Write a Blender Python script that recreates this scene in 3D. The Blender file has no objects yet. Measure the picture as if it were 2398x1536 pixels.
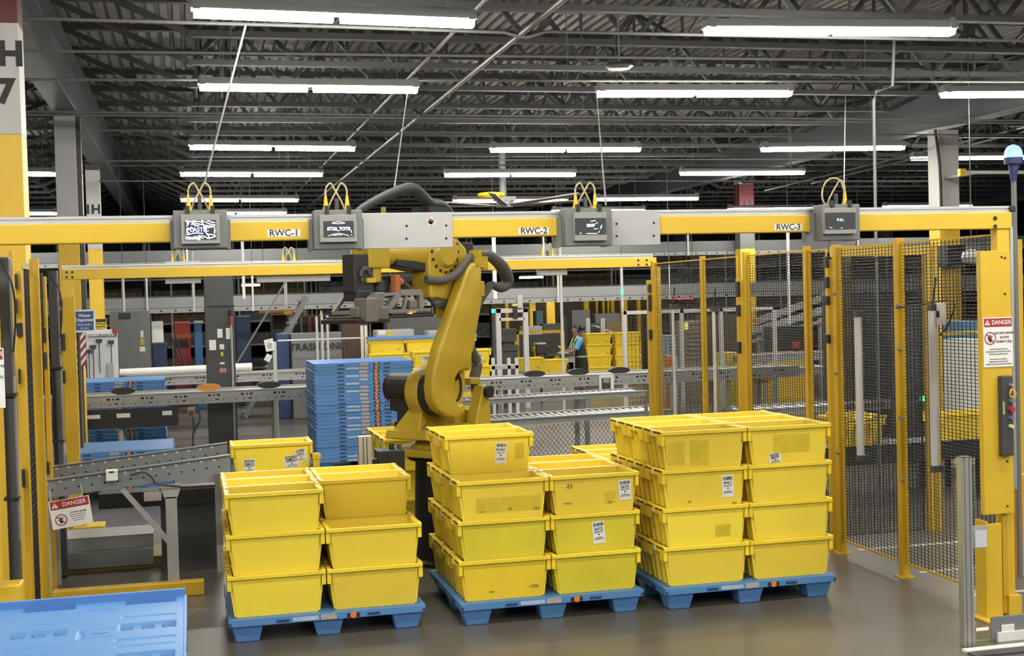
import bpy, math, random
from mathutils import Vector, Matrix
random.seed(7)
SC = bpy.context.scene
COL = SC.collection
# ---------------------------------------------------------------- camera
W, H, FPX = 2398.0, 1536.0, 3074.0
PITCH, ROLL, YAW, EYE = .02555, .0268, .2409, 2.37
def _rot(p, r, y):
    cy, sy = math.cos(y), math.sin(y); cp, sp = math.cos(p), math.sin(p); cr, sr = math.cos(r), math.sin(r)
    rz = Matrix(((cy, -sy, 0), (sy, cy, 0), (0, 0, 1)))
    rx = Matrix(((1, 0, 0), (0, cp, -sp), (0, sp, cp)))
    ry = Matrix(((cr, 0, -sr), (0, 1, 0), (sr, 0, cr)))
    return ry @ rx @ rz
RM = _rot(PITCH, ROLL, YAW)          # rows: right, forward, up
cam_d = bpy.data.cameras.new('camera'); cam = bpy.data.objects.new('camera', cam_d); COL.objects.link(cam)
cam_d.sensor_width = 36.0; cam_d.lens = 36.0 * FPX / W; cam_d.clip_start = .05; cam_d.clip_end = 300
r_, f_, u_ = Vector(RM[0]), Vector(RM[1]), Vector(RM[2])
cam.matrix_world = Matrix(((r_.x, u_.x, -f_.x, 0), (r_.y, u_.y, -f_.y, 0), (r_.z, u_.z, -f_.z, EYE), (0, 0, 0, 1)))
SC.camera = cam
# ---------------------------------------------------------------- light, world, exposure
wd = bpy.data.worlds.new('world'); SC.world = wd; wd.use_nodes = True
wd.node_tree.nodes['Background'].inputs[0].default_value = (.85, .93, 1, 1)
wd.node_tree.nodes['Background'].inputs[1].default_value = .22
SC.view_settings.view_transform = 'Standard'; SC.view_settings.look = 'None'
SC.view_settings.gamma = 1; SC.view_settings.use_curve_mapping = False
SC.view_settings.exposure = 0.0
TUBE_POWER = 80.0
# ---------------------------------------------------------------- measuring helpers (photo pixel -> point on a world plane)
def ray(px, py): return RM.transposed() @ Vector(((px - W/2)/FPX, 1, -(py - H/2)/FPX))
def aY(px, py, Y): d = ray(px, py); return d*(Y/d.y) + Vector((0, 0, EYE))
def aX(px, py, X): d = ray(px, py); return d*(X/d.x) + Vector((0, 0, EYE))
def aZ(px, py, Z): d = ray(px, py); return d*((Z-EYE)/d.z) + Vector((0, 0, EYE))
# ---------------------------------------------------------------- materials
MATS = {}
def mat(name, col, rough=.5, metal=0, noise=0, nscale=6, col2=None, emit=0, vary=0, bump=0, spec=.5, stretch=None, trans=0):
    if name in MATS: return MATS[name]
    m = bpy.data.materials.new(name); m.use_nodes = True; nt = m.node_tree; b = nt.nodes['Principled BSDF']
    b.inputs['Base Color'].default_value = (*col, 1); b.inputs['Roughness'].default_value = rough
    b.inputs['Metallic'].default_value = metal; b.inputs['Specular IOR Level'].default_value = spec
    if emit:
        b.inputs['Emission Color'].default_value = (*col, 1); b.inputs['Emission Strength'].default_value = emit
    out = None
    if noise or vary:
        tc = nt.nodes.new('ShaderNodeTexCoord'); mp = nt.nodes.new('ShaderNodeMapping')
        if stretch: mp.inputs['Scale'].default_value = stretch
        nt.links.new(tc.outputs['Object'], mp.inputs['Vector'])
        oi = nt.nodes.new('ShaderNodeObjectInfo')
        add = nt.nodes.new('ShaderNodeVectorMath'); add.operation = 'ADD'
        sc = nt.nodes.new('ShaderNodeMath'); sc.operation = 'MULTIPLY'; sc.inputs[1].default_value = 37.0
        nt.links.new(oi.outputs['Random'], sc.inputs[0]); nt.links.new(mp.outputs[0], add.inputs[0]); nt.links.new(sc.outputs[0], add.inputs[1])
        nz = nt.nodes.new('ShaderNodeTexNoise'); nz.inputs['Scale'].default_value = nscale; nz.inputs['Detail'].default_value = 5
        nt.links.new(add.outputs[0], nz.inputs['Vector'])
        rp = nt.nodes.new('ShaderNodeMapRange'); rp.inputs[1].default_value = .35; rp.inputs[2].default_value = .75
        rp.inputs[3].default_value = 0; rp.inputs[4].default_value = noise
        nt.links.new(nz.outputs['Fac'], rp.inputs[0])
        mx = nt.nodes.new('ShaderNodeMix'); mx.data_type = 'RGBA'
        c2 = col2 or tuple(c*.45 for c in col)
        mx.inputs[6].default_value = (*col, 1); mx.inputs[7].default_value = (*c2, 1)
        nt.links.new(rp.outputs[0], mx.inputs[0]); out = mx.outputs[2]
        if vary:
            hs = nt.nodes.new('ShaderNodeHueSaturation'); vr = nt.nodes.new('ShaderNodeMapRange')
            vr.inputs[3].default_value = .5 - vary*.05; vr.inputs[4].default_value = .5 + vary*.05
            vv = nt.nodes.new('ShaderNodeMapRange'); vv.inputs[3].default_value = 1 - vary; vv.inputs[4].default_value = 1 + vary*.4
            nt.links.new(oi.outputs['Random'], vr.inputs[0]); nt.links.new(oi.outputs['Random'], vv.inputs[0])
            nt.links.new(vr.outputs[0], hs.inputs['Hue']); nt.links.new(vv.outputs[0], hs.inputs['Value'])
            nt.links.new(out, hs.inputs['Color']); out = hs.outputs[0]
        nt.links.new(out, b.inputs['Base Color'])
        if bump:
            bp = nt.nodes.new('ShaderNodeBump'); bp.inputs['Strength'].default_value = bump; bp.inputs['Distance'].default_value = .01
            nt.links.new(nz.outputs['Fac'], bp.inputs['Height']); nt.links.new(bp.outputs[0], b.inputs['Normal'])
    if trans:
        b.inputs['Transmission Weight'].default_value = trans
    MATS[name] = m; return m
YEL = mat('yellow_paint', (.66, .435, .03), .45, noise=.25, nscale=5, col2=(.56, .35, .014))
YFEN = mat('yellow_fence_paint', (.56, .345, .011), .5, noise=.25, nscale=4, col2=(.43, .25, .011))
TOTE = mat('tote_plastic', (.87, .665, .055), .38, noise=.4, nscale=2.6, col2=(.74, .57, .07), vary=.10)
TOTED = mat('tote_plastic_rim', (.88, .65, .04), .36, noise=.15, nscale=4, vary=.1)
BLUE = mat('blue_plastic', (.09, .24, .555), .45, noise=.35, nscale=4, col2=(.12, .275, .555), vary=.2)
BLUED = mat('blue_plastic_slot', (.015, .05, .13), .6)
ROBY = mat('robot_yellow', (.45, .315, .026), .42, noise=.35, nscale=5, col2=(.35, .24, .018))
BLACK = mat('black_plastic', (.018, .018, .019), .5)
DARK = mat('dark_grey_paint', (.055, .057, .06), .5, noise=.2, nscale=6)
RUBBER = mat('grey_hose', (.075, .072, .07), .7, noise=.3, nscale=20)
GREYB = mat('grey_enclosure', (.17, .175, .175), .5, noise=.1, nscale=5)
GREYL = mat('light_grey_plate', (.43, .43, .42), .45, .15, noise=.15, nscale=5)
ALU = mat('aluminium_profile', (.55, .55, .54), .38, .75, noise=.1, nscale=10)
ALUP = mat('pale_aluminium', (.55, .55, .53), .5, .2)
GALV = mat('galvanised_steel', (.25, .265, .275), .42, .35, noise=.5, nscale=14, col2=(.19, .20, .21))
CONV = mat('conveyor_grey', (.36, .36, .345), .5, .1, noise=.2, nscale=6)
CONVD = mat('conveyor_grey_dark', (.30, .30, .29), .5, .1, noise=.2, nscale=6)
STEEL = mat('roof_steel', (.05, .051, .052), .6, noise=.2, nscale=4)
DECK = mat('roof_deck', (.27, .265, .25), .6, .1, noise=.5, nscale=1.3, col2=(.20, .195, .187))
PIPE = mat('conduit_grey', (.22, .22, .22), .5, .3)
WHITE = mat('white_board', (.78, .78, .76), .5, noise=.06, nscale=5)
PAPER = mat('label_paper', (.76, .76, .73), .6, noise=.12, nscale=14)
INK = mat('ink_black', (.02, .02, .02), .6)
RED = mat('sign_red', (.36, .03, .03), .5)
SBLUE = mat('sign_blue', (.03, .085, .25), .5)
ORANGE = mat('orange_plastic', (.72, .20, .03), .5)
GLOW = mat('lamp_diffuser', (1, .962, .865), .5, emit=TUBE_POWER)
COLP = mat('column_white_paint', (.56, .55, .53), .55, noise=.2, nscale=2)
COLG = mat('column_grey_paint', (.48, .48, .485), .5, noise=.2, nscale=2)
COLR = mat('column_red_paint', (.14, .03, .035), .55)
COLY = mat('column_yellow_paint', (.82, .52, .04), .5, noise=.15, nscale=3)
WIRE = mat('black_mesh_wire', (.012, .012, .012), .5)
BROWN = mat('cardboard_brown', (.10, .065, .045), .8)
NAVY = mat('navy_plastic', (.018, .035, .095), .5)
SCRD = mat('screen_dark', (.045, .05, .056), .25)
SCRW = mat('screen_white', (.9, .93, 1), .4, emit=1.6)
SCRB = mat('screen_blue', (.35, .42, 1), .4, emit=1.2)
# ---------------------------------------------------------------- scene helpers
def tag(o, label=None, cat=None, group=None, kind=None):
    if label: o['label'] = label
    if cat: o['category'] = cat
    if group: o['group'] = group
    if kind: o['kind'] = kind
    return o
def thing(name, label, cat, loc=(0, 0, 0), rotz=0, group=None):
    o = bpy.data.objects.new(name, None); COL.objects.link(o); o.empty_display_size = .1
    o.location = loc; o.rotation_euler = (0, 0, rotz); return tag(o, label, cat, group)
def origin_of(o):
    v = Vector((0, 0, 0))
    while o is not None: v += Vector(o.location); o = o.parent
    return v
class MB:
    def __init__(s): s.v = []; s.f = []; s.m = []; s.cur = 0
    def mi(s, i): s.cur = i; return s
    def add(s, vs, fs):
        n = len(s.v); s.v += [tuple(v) for v in vs]
        for f in fs: s.f.append(tuple(n+i for i in f)); s.m.append(s.cur)
        return s
    def box(s, x0, x1, y0, y1, z0, z1):
        return s.add([(x0,y0,z0),(x1,y0,z0),(x1,y1,z0),(x0,y1,z0),(x0,y0,z1),(x1,y0,z1),(x1,y1,z1),(x0,y1,z1)],
                     [(0,3,2,1),(4,5,6,7),(0,1,5,4),(1,2,6,5),(2,3,7,6),(3,0,4,7)])
    def hexa(s, b, t):      # two rectangles of four points (bottom, top)
        return s.add(list(b)+list(t), [(0,3,2,1),(4,5,6,7),(0,1,5,4),(1,2,6,5),(2,3,7,6),(3,0,4,7)])
    def frustum(s, x, y, z0, z1, w0, d0, w1, d1):
        return s.hexa([(x-w0/2,y-d0/2,z0),(x+w0/2,y-d0/2,z0),(x+w0/2,y+d0/2,z0),(x-w0/2,y+d0/2,z0)],
                      [(x-w1/2,y-d1/2,z1),(x+w1/2,y-d1/2,z1),(x+w1/2,y+d1/2,z1),(x-w1/2,y+d1/2,z1)])
    def bar(s, p0, p1, w, h=None, up=(0, 0, 1)):
        p0 = Vector(p0); p1 = Vector(p1); h = h or w; d = (p1-p0).normalized(); u = Vector(up)
        if abs(d.dot(u)) > .98: u = Vector((0, 1, 0))
        a = d.cross(u).normalized()*(w/2); b = a.cross(d).normalized()*(h/2)
        return s.hexa([p0-a-b, p0+a-b, p0+a+b, p0-a+b], [p1-a-b, p1+a-b, p1+a+b, p1-a+b])
    def cyl(s, p0, p1, r, r2=None, n=14, caps=True):
        p0 = Vector(p0); p1 = Vector(p1); r2 = r if r2 is None else r2
        d = (p1-p0).normalized(); u = Vector((0, 0, 1)) if abs(d.z) < .9 else Vector((1, 0, 0))
        a = d.cross(u).normalized(); b = a.cross(d)
        vs = []
        for P, R in ((p0, r), (p1, r2)):
            for i in range(n):
                t = 2*math.pi*i/n; vs.append(P + a*math.cos(t)*R + b*math.sin(t)*R)
        fs = [(i, i+n, (i+1) % n+n, (i+1) % n) for i in range(n)]
        if caps: fs += [tuple(range(n)), tuple(reversed(range(n, 2*n)))]
        return s.add(vs, fs)
    def tube(s, pts, r, n=8, sub=6):
        pts = [Vector(p) for p in pts]
        if len(pts) > 2 and sub > 1:
            q = []; P = [2*pts[0]-pts[1]] + pts + [2*pts[-1]-pts[-2]]
            for i in range(1, len(P)-2):
                for k in range(sub):
                    t = k/sub; p0, p1, p2, p3 = P[i-1:i+3]
                    q.append(.5*((2*p1)+(p2-p0)*t+(2*p0-5*p1+4*p2-p3)*t*t+(3*p1-p0-3*p2+p3)*t*t*t))
            q.append(pts[-1]); pts = q
        vs = []; m = len(pts); rs = r if isinstance(r, (list, tuple)) else None
        for i, p in enumerate(pts):
            d = (pts[min(i+1, m-1)]-pts[max(i-1, 0)]).normalized()
            u = Vector((0, 0, 1)) if abs(d.z) < .95 else Vector((1, 0, 0))
            a = d.cross(u).normalized(); b = a.cross(d)
            if rs: t = i/(m-1)*(len(rs)-1); k = min(int(t), len(rs)-2); R = rs[k]+(rs[k+1]-rs[k])*(t-k)
            else: R = r
            for k in range(n):
                t = 2*math.pi*k/n; vs.append(p + a*math.cos(t)*R + b*math.sin(t)*R)
        fs = [(i*n+k, (i+1)*n+k, (i+1)*n+(k+1) % n, i*n+(k+1) % n) for i in range(m-1) for k in range(n)]
        fs += [tuple(range(n)), tuple(reversed(range((m-1)*n, m*n)))]
        return s.add(vs, fs)
    def prism(s, poly, fn, a, b):   # fn(u, v, w) -> point; polygon in u,v swept from w=a to w=b
        n = len(poly); vs = [fn(u, v, a) for u, v in poly] + [fn(u, v, b) for u, v in poly]
        fs = [(i, (i+1) % n, (i+1) % n+n, i+n) for i in range(n)] + [tuple(reversed(range(n))), tuple(range(n, 2*n))]
        return s.add(vs, fs)
    def lathe(s, prof, c=(0, 0, 0), axis='z', n=20):
        vs = []; fs = []; c = Vector(c)
        for r, z in prof:
            for i in range(n):
                t = 2*math.pi*i/n; q = (r*math.cos(t), r*math.sin(t), z)
                vs.append(c + Vector(q if axis == 'z' else ((q[2], q[0], q[1]) if axis == 'x' else (q[0], q[2], q[1]))))
        for j in range(len(prof)-1):
            fs += [(j*n+i, j*n+(i+1) % n, (j+1)*n+(i+1) % n, (j+1)*n+i) for i in range(n)]
        fs += [tuple(reversed(range(n))), tuple(range((len(prof)-1)*n, len(prof)*n))]
        return s.add(vs, fs)
    def build(s, name, mats, parent=None, local=False, bevel=0, smooth=False, at=None):
        mats = mats if isinstance(mats, (list, tuple)) else [mats]
        me = bpy.data.meshes.new(name)
        if parent is not None: off = Vector((0, 0, 0)) if local else origin_of(parent)
        elif at is not None: off = Vector(at)
        else:
            xs, ys, zs = zip(*s.v); off = Vector(((min(xs)+max(xs))/2, (min(ys)+max(ys))/2, min(zs)))
        me.from_pydata([(v[0]-off.x, v[1]-off.y, v[2]-off.z) for v in s.v], [], s.f)
        for m in mats: me.materials.append(m)
        if len(mats) > 1: me.polygons.foreach_set('material_index', s.m)
        me.validate(); 
        import bmesh
        bm = bmesh.new(); bm.from_mesh(me); bmesh.ops.recalc_face_normals(bm, faces=bm.faces); bm.to_mesh(me); bm.free()
        o = bpy.data.objects.new(name, me); COL.objects.link(o)
        if parent is not None: o.parent = parent
        else: o.location = off
        if smooth:
            me.shade_smooth()
            try: me.set_sharp_from_angle(angle=math.radians(40))
            except Exception: pass
        if bevel:
            bv = o.modifiers.new('bevel', 'BEVEL'); bv.width = bevel; bv.segments = 2; bv.limit_method = 'ANGLE'; bv.angle_limit = math.radians(40)
        return o
def text(body, parent, loc, size, m, align='CENTER', rot=(math.pi/2, 0, 0), bold=0, name='lettering', sx=1):
    c = bpy.data.curves.new(name, 'FONT'); c.body = body; c.size = size; c.align_x = align; c.align_y = 'CENTER'
    c.extrude = .0006; c.offset = bold; c.resolution_u = 3
    o = bpy.data.objects.new(name, c); COL.objects.link(o); c.materials.append(m)
    if parent is not None: o.parent = parent
    o.location = loc; o.rotation_euler = rot; o.scale = (sx, 1, 1); return o
ORD = ['nearest', 'second', 'third', 'fourth', 'fifth', 'sixth', 'seventh', 'eighth', 'ninth', 'tenth', 'eleventh', 'twelfth', 'thirteenth',
       'fourteenth', 'fifteenth', 'sixteenth', 'seventeenth', 'eighteenth', 'nineteenth', 'twentieth', 'twenty-first', 'twenty-second',
       'twenty-third', 'twenty-fourth', 'twenty-fifth', 'twenty-sixth', 'twenty-seventh', 'twenty-eighth', 'twenty-ninth', 'thirtieth']
def copy_tree(o, parent=None):
    c = o.copy(); COL.objects.link(c)
    if parent is not None: c.parent = parent
    for ch in list(o.children): copy_tree(ch, c)
    return c
# ---------------------------------------------------------------- shell
def concrete():
    m = mat('polished_concrete', (.125, .115, .098), .3, noise=.8, nscale=.9, col2=(.08, .072, .058), bump=.02)
    return m
fl = MB().box(-26, 40, -4, 62, -.1, 0).build('floor', concrete()); tag(fl, 'grey polished concrete warehouse floor', 'floor', kind='structure')
ROOF_Z = 5.95
dk = MB(); xs = []
x = -26.0
while x < 40:
    xs += [(x, 0), (x+.085, 0), (x+.1, .05), (x+.138, .05)]; x += .1525
for (xa, za), (xb, zb) in zip(xs[:-1], xs[1:]):
    dk.add([(xa, -4, ROOF_Z+za), (xb, -4, ROOF_Z+zb), (xb, 62, ROOF_Z+zb), (xa, 62, ROOF_Z+za)], [(0, 1, 2, 3)])
ce = dk.build('ceiling', DECK); tag(ce, 'ribbed grey metal roof deck', 'ceiling', kind='structure')
WALLM = mat('far_wall_dark', (.06, .06, .062), .8, noise=.3, nscale=1)
tag(MB().box(-26, 40, 62, 62.2, 0, 6).build('wall_back', WALLM), 'dark far wall of the warehouse', 'wall', kind='structure')
tag(MB().box(-26.2, -26, -4, 62, 0, 6).build('wall_left', WALLM), 'dark left wall of the warehouse', 'wall', kind='structure')
tag(MB().box(40, 40.2, -4, 62, 0, 6).build('wall_right', WALLM), 'dark right wall of the warehouse', 'wall', kind='structure')
# roof joists: open-web, running along X between girder lines
GIRX = [-15.9, -1.57, 12.75, 27.1]
JY = [7.55 + 1.66*k for k in range(26)]
for k, y in enumerate(JY):
    t = thing('roof_joist', '%s dark open-web steel roof joist, counted from the robot cell backwards' % ORD[k], 'roof joist', (5.6, y, 5.15), 0, 'open-web roof joists')
    tc, bc, wb = MB(), MB(), MB()
    for xa, xb in zip(GIRX[:-1], GIRX[1:]):
        if y > 40 and xa < -10: pass
        for s in (-.03, .03):
            tc.box(xa+.02, xb-.02, y+s-.028, y+s+.028, ROOF_Z-.085, ROOF_Z-.012)
            bc.box(xa+1.65, xb-1.65, y+s-.028, y+s+.028, 5.15, 5.215)
        zt, zb = ROOF_Z-.05, 5.17
        wb.bar((xa+.1, y, zt), (xa+1.7, y, zb), .065, .065); wb.bar((xb-.1, y, zt), (xb-1.7, y, zb), .065, .065)
        wb.bar((xa+.85, y, zt), (xa+.95, y, zb+.38), .03); wb.bar((xb-.85, y, zt), (xb-.95, y, zb+.38), .03)
        n = 9; st = (xb-xa-3.4)/n
        for i in range(n):
            x0 = xa+1.7+i*st
            wb.bar((x0, y, zb), (x0+st/2, y, zt), .05); wb.bar((x0+st/2, y, zt), (x0+st, y, zb), .05)
            wb.bar((x0+st/2, y, zt), (x0+st/2, y, zb), .028)
    tc.build('top_chord', STEEL, t); bc.build('bottom_chord', STEEL, t); wb.build('web', STEEL, t)
for i, x in enumerate(GIRX):
    g = MB(); g.box(x-.15, x+.15, 2, 60, 5.04, 5.07); g.box(x-.02, x+.02, 2, 60, 5.07, 5.84); g.box(x-.15, x+.15, 2, 60, 5.84, 5.87)
    o = g.build('roof_girder', mat('girder_steel', (.10, .115, .125), .5)); tag(o, ['steel roof girder far out to the left', 'grey steel roof girder running back over the left columns', 'dark steel roof girder running back over the right columns', 'steel roof girder far out to the right'][i], 'roof girder')
br = [(.55, 9.2, 44), (5.6, 9.2, 44), (9.8, 9.2, 44), (.2, 14, 36)]
for i, (x, ya, yb) in enumerate(br):
    g = MB()
    for k in range(len(JY)-1):
        if JY[k] < ya-2 or JY[k+1] > yb: continue
        g.bar((x, JY[k], ROOF_Z-.08), (x, JY[k+1], 5.2), .035); g.bar((x+.04, JY[k], 5.2), (x+.04, JY[k+1], ROOF_Z-.08), .035)
    tag(g.build('roof_bridging', STEEL), ['crossed bridging bars between joists near the left girder', 'crossed bridging bars between joists above the robot', 'crossed bridging bars between joists at the right', 'second line of crossed bridging bars beside the left girder'][i], 'roof bracing', 'cross bridging')
# ---------------------------------------------------------------- columns
def column(name, label, x0, x1, y, bands, letters=(), d=.34, extra=None):
    t = thing(name, label, 'column', ((x0+x1)/2, y, 0))
    for nm, za, zb, m in bands:
        MB().box(x0, x1, y, y+d, za, zb).build(nm, m, t, bevel=.006)
    for s, px, py, hpx in letters:
        p = aY(px, py, y-.004); q = aY(px, py+hpx, y-.004); text(s, t, Vector((p.x, y-.003, p.z))-Vector(t.location), (p.z-q.z)*1.38, INK, bold=.012*(p.z-q.z)/.2)
    return t
c1 = column('building_column', 'front left column with red top, white band lettered H 7 and yellow base', -1.62, -1.235, 11.0,
       [('yellow_band', 0, 3.735, COLY), ('white_band', 3.735, 4.61, COLP), ('red_band', 4.61, 5.04, COLR)])
for s, px, py in (('1H', 4, 128), ('17', -8, 216)):
    p = aY(px, py, 11.0); text(s, c1, Vector((p.x, 10.996, p.z))-Vector(c1.location), .262, INK, bold=.012, align='CENTER')
c2 = column('building_column', 'tall grey steel column with yellow base left of the first display box', -1.715, -1.435, 19.0,
       [('yellow_band', 0, 3.42, COLY), ('grey_band', 3.42, 4.98, COLG), ('cap_plate', 4.98, 5.04, STEEL)])
MB().box(-1.43, -1.375, 19.05, 19.25, 2.15, 4.98).build('side_channel', DARK, c2)
c3 = column('building_column', 'distant white column lettered 1H with yellow base', -1.815, -1.565, 26.0,
       [('yellow_band', 0, 3.43, COLY), ('white_band', 3.43, 4.93, COLP), ('cap_plate', 4.93, 5.04, STEEL)], [('1H', 217, 491, 21)])
c4 = column('building_column', 'pale grey column with yellow base at the right behind the mesh fence', 12.59, 12.98, 20.2,
       [('yellow_band', 0, 3.36, COLY), ('white_band', 3.36, 5.0, COLP)])
MB().tube([(12.6, 20.15, 3.3), (12.58, 20.15, 4.3), (12.54, 20.15, 4.7), (12.5, 20.15, 5.0)], .025).build('cable_drop', BLACK, c4)
c5 = column('building_column', 'far column with red band and white band lettered 11', 14.3, 14.72, 32.5,
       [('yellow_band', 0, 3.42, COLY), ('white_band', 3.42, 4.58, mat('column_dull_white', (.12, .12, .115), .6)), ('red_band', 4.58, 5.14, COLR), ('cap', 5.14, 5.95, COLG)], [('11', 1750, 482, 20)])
# ---------------------------------------------------------------- lamps (suspended twin strip fixtures)
LROW = {1: 11.2, 2: 14.6, 3: 19.7, 4: 23.0, 5: 28.0, 6: 31.6, 7: 36.6, 8: 40.0}
def fixture(label, a, b):
    a = Vector(a); b = Vector(b); c = (a+b)/2
    t = thing('strip_light', label, 'ceiling light', (c.x, c.y, c.z), 0, 'suspended strip lights')
    u = (b-a).normalized(); L = (b-a).length; n = Vector((0, 1, 0))
    def q(s, y, z): return c + u*s + Vector((0, y, z))
    hb = MB(); h = L/2
    prof = [(-.085, .0), (.085, .0), (.06, .075), (-.06, .075)]
    hb.hexa([q(-h, y, z) for y, z in prof], [q(h, y, z) for y, z in prof])
    for s in (-h*.96, h*.96): hb.hexa([q(s-.03, -.095, -.01), q(s+.03, -.095, -.01), q(s+.03, .095, -.01), q(s-.03, .095, -.01)], [q(s-.03, -.06, .1), q(s+.03, -.06, .1), q(s+.03, .06, .1), q(s-.03, .06, .1)])
    hb.build('housing', mat('lamp_housing', (.30, .30, .30), .5), t)
    for s0, s1 in ((-h+.02, -.032), (.032, h-.02)):
        d = MB(); pr = [(-.088, -.005), (-.05, -.062), (.05, -.062), (.088, -.005)]
        d.prism([(y, z) for y, z in pr], lambda yy, zz, w: q(w, yy, zz), s0, s1)
        d.build('diffuser', GLOW, t)
    for s in (-h*.8, h*.8): MB().cyl(q(s, 0, .08), (q(s, 0, 0).x, c.y, ROOF_Z-.02), .004, n=5).build('hanger_wire', PIPE, t)
    return t
LIST = [('first row on the left, above the first two displays', (447, 22, 1113, 48), 1), ('first row on the right', (1650, 65, 2233, 68), 1),
 ('second row on the left', (463, 198, 980, 205), 2), ('second row right of centre', (1397, 214, 1853, 214), 2), ('second row cut by the right picture edge', (2205, 217, 2660, 214), 2),
 ('third row on the left', (441, 340, 833, 344), 3), ('third row in the centre', (1147, 347, 1500, 346), 3), ('third row on the right', (1783, 346, 2117, 342), 3),
 ('fourth row on the left', (420, 404, 757, 405), 4), ('fourth row in the centre', (1040, 406, 1348, 405), 4), ('fourth row on the right', (1593, 403, 1883, 401), 4), ('fourth row behind the right column', (2135, 368, 2420, 365), 4),
 ('fifth row on the left', (421, 465, 700, 466), 5), ('fifth row beside the ceiling fan', (1060, 468, 1330, 467), 5), ('fifth row right of the third display', (1395, 464, 1635, 462), 5),
 ('sixth row on the left, low behind the first display', (430, 497, 672, 496), 6), ('sixth row above the third display', (1292, 492, 1510, 490), 6), ('sixth row crossing the column lettered 11', (1705, 488, 1905, 486), 6), ('sixth row at the foot of the right column', (2068, 482, 2275, 480), 6),
 ('far left between the two left columns, upper', (-210, 399, 134, 404), 4), ('far left between the two left columns, lower', (-140, 497, 134, 497), 6)]
for d, (xa, ya, xb, yb), r in LIST:
    fixture('white suspended strip light, ' + d, aY(xa, ya, LROW[r]), aY(xb, yb, LROW[r]))
# the same lamps carry on over the part of the hall the photo does not look at
for r, y in ((-2, -1.0), (-1, 2.6), (0, 6.6)):
    for i, x in enumerate((-8.4, -4.2, .1, 4.5, 8.8, 13.0)):
        fixture('white suspended strip light overhead out of view, %s of the row %s' % (ORD[i] if i else 'leftmost', ['above the front beam', 'above the viewer', 'behind the viewer'][-r]), (x, y, 4.82), (x+2.44, y, 4.8))
# ---------------------------------------------------------------- robot cell: front beam, legs, fences
BY = 8.1
fb = thing('front_beam', 'long yellow square beam across the front of the cell with aluminium rail', 'beam', (2, BY, 2.735))
MB().box(-2.1, 5.615, BY, BY+.09, 2.737, 2.853).build('beam_tube', YEL, fb, bevel=.006)
g = MB(); g.box(-2.1, 5.60, BY+.01, BY+.08, 2.853, 2.868); g.box(-2.1, 5.60, BY+.02, BY+.07, 2.868, 2.88); g.box(-2.1, 5.60, BY+.012, BY+.078, 2.88, 2.897)
g.build('rail', ALU, fb)
MB().box(5.60, 5.65, BY+.0, BY+.085, 2.855, 2.90).build('rail_end_cap', BLACK, fb, bevel=.01)
bl = MB()
for px, py in ((2330, 511), (2330, 530)):
    p = aY(px, py, BY); bl.cyl((p.x, BY-.008, p.z), (p.x, BY+.002, p.z), .014, n=12)
bl.build('bolt', BLACK, fb)
for s, px, py in (('RWC-1', 665, 546), ('RWC-2', 1250, 541), ('RWC-3', 1846, 532)):
    p = aY(px, py, BY)
    pl = MB().box(p.x-.1, p.x+.1, BY-.002, BY, p.z-.022, p.z+.022).build('name_plate', PAPER, fb)
    text(s, pl, Vector((p.x, BY-.003, p.z))-origin_of(fb), .056, INK, bold=.0008)
# legs
def px_box(mb, x0, x1, y0, y1, Y, d, back=True):
    a = aY(x0, (y0+y1)/2, Y); b = aY(x1, (y0+y1)/2, Y); c = aY((x0+x1)/2, y0, Y); e = aY((x0+x1)/2, y1, Y)
    mb.box(a.x, b.x, Y, Y+d, max(e.z, 0), c.z); return mb
HOLE = mat('hole_black', (.01, .01, .01), .8)
rl = thing('cell_leg', 'front right yellow cell leg with cover plate, danger sign side', 'frame leg', (5.45, BY+.06, 0))
MB().box(5.50, 5.60, BY+.01, BY+.09, .03, 2.737).build('post', YEL, rl, bevel=.005)
px_box(MB(), 2301, 2371, 587, 1204, BY-.05, .05).build('cover_plate', YEL, rl, bevel=.004)
for px, py in ((2353, 604), (2353, 688), (2358, 1080), (2359, 1185), (2345, 602)):
    p = aY(px, py, BY-.05); MB().cyl((p.x, BY-.056, p.z), (p.x, BY-.049, p.z), .007, n=8).build('screw', HOLE, rl)
MB().box(5.36, 5.47, BY-.03, BY-.01, .02, .68).build('front_channel', YEL, rl, bevel=.004)
MB().box(5.345, 5.36, BY-.03, BY+.10, .02, .70).build('channel_side', YEL, rl)
MB().box(5.49, 5.53, BY-.01, BY+.03, .16, .72).build('inner_bar', YFEN, rl)
MB().box(5.30, 5.50, BY-.10, BY+.10, 0, .02).build('base_plate', YEL, rl, bevel=.004)
MB().box(5.53, 5.63, BY-.02, BY+.1, 0, .16).build('foot_block', YEL, rl, bevel=.004)
MB().box(5.61, 5.635, BY+.02, BY+.06, .9, 2.75).build('aluminium_strip', ALU, rl)
ll = thing('cell_leg', 'front left yellow cell leg at the picture edge above the blue pallet', 'frame leg', (-1.25, BY+.06, 0))
MB().box(-1.36, -1.26, BY+.01, BY+.09, 0, 2.737).build('post', YEL, ll)
MB().box(-1.42, -1.098, BY-.05, BY, .775, 2.62).build('cover_plate', YEL, ll, bevel=.004)
MB().box(-1.42, -1.0, BY-.02, BY+.14, .55, .76).build('foot_block', YEL, ll, bevel=.012)
MB().box(-1.25, -1.12, BY-.04, BY+.16, 0, .62).build('base', YEL, ll)
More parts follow.
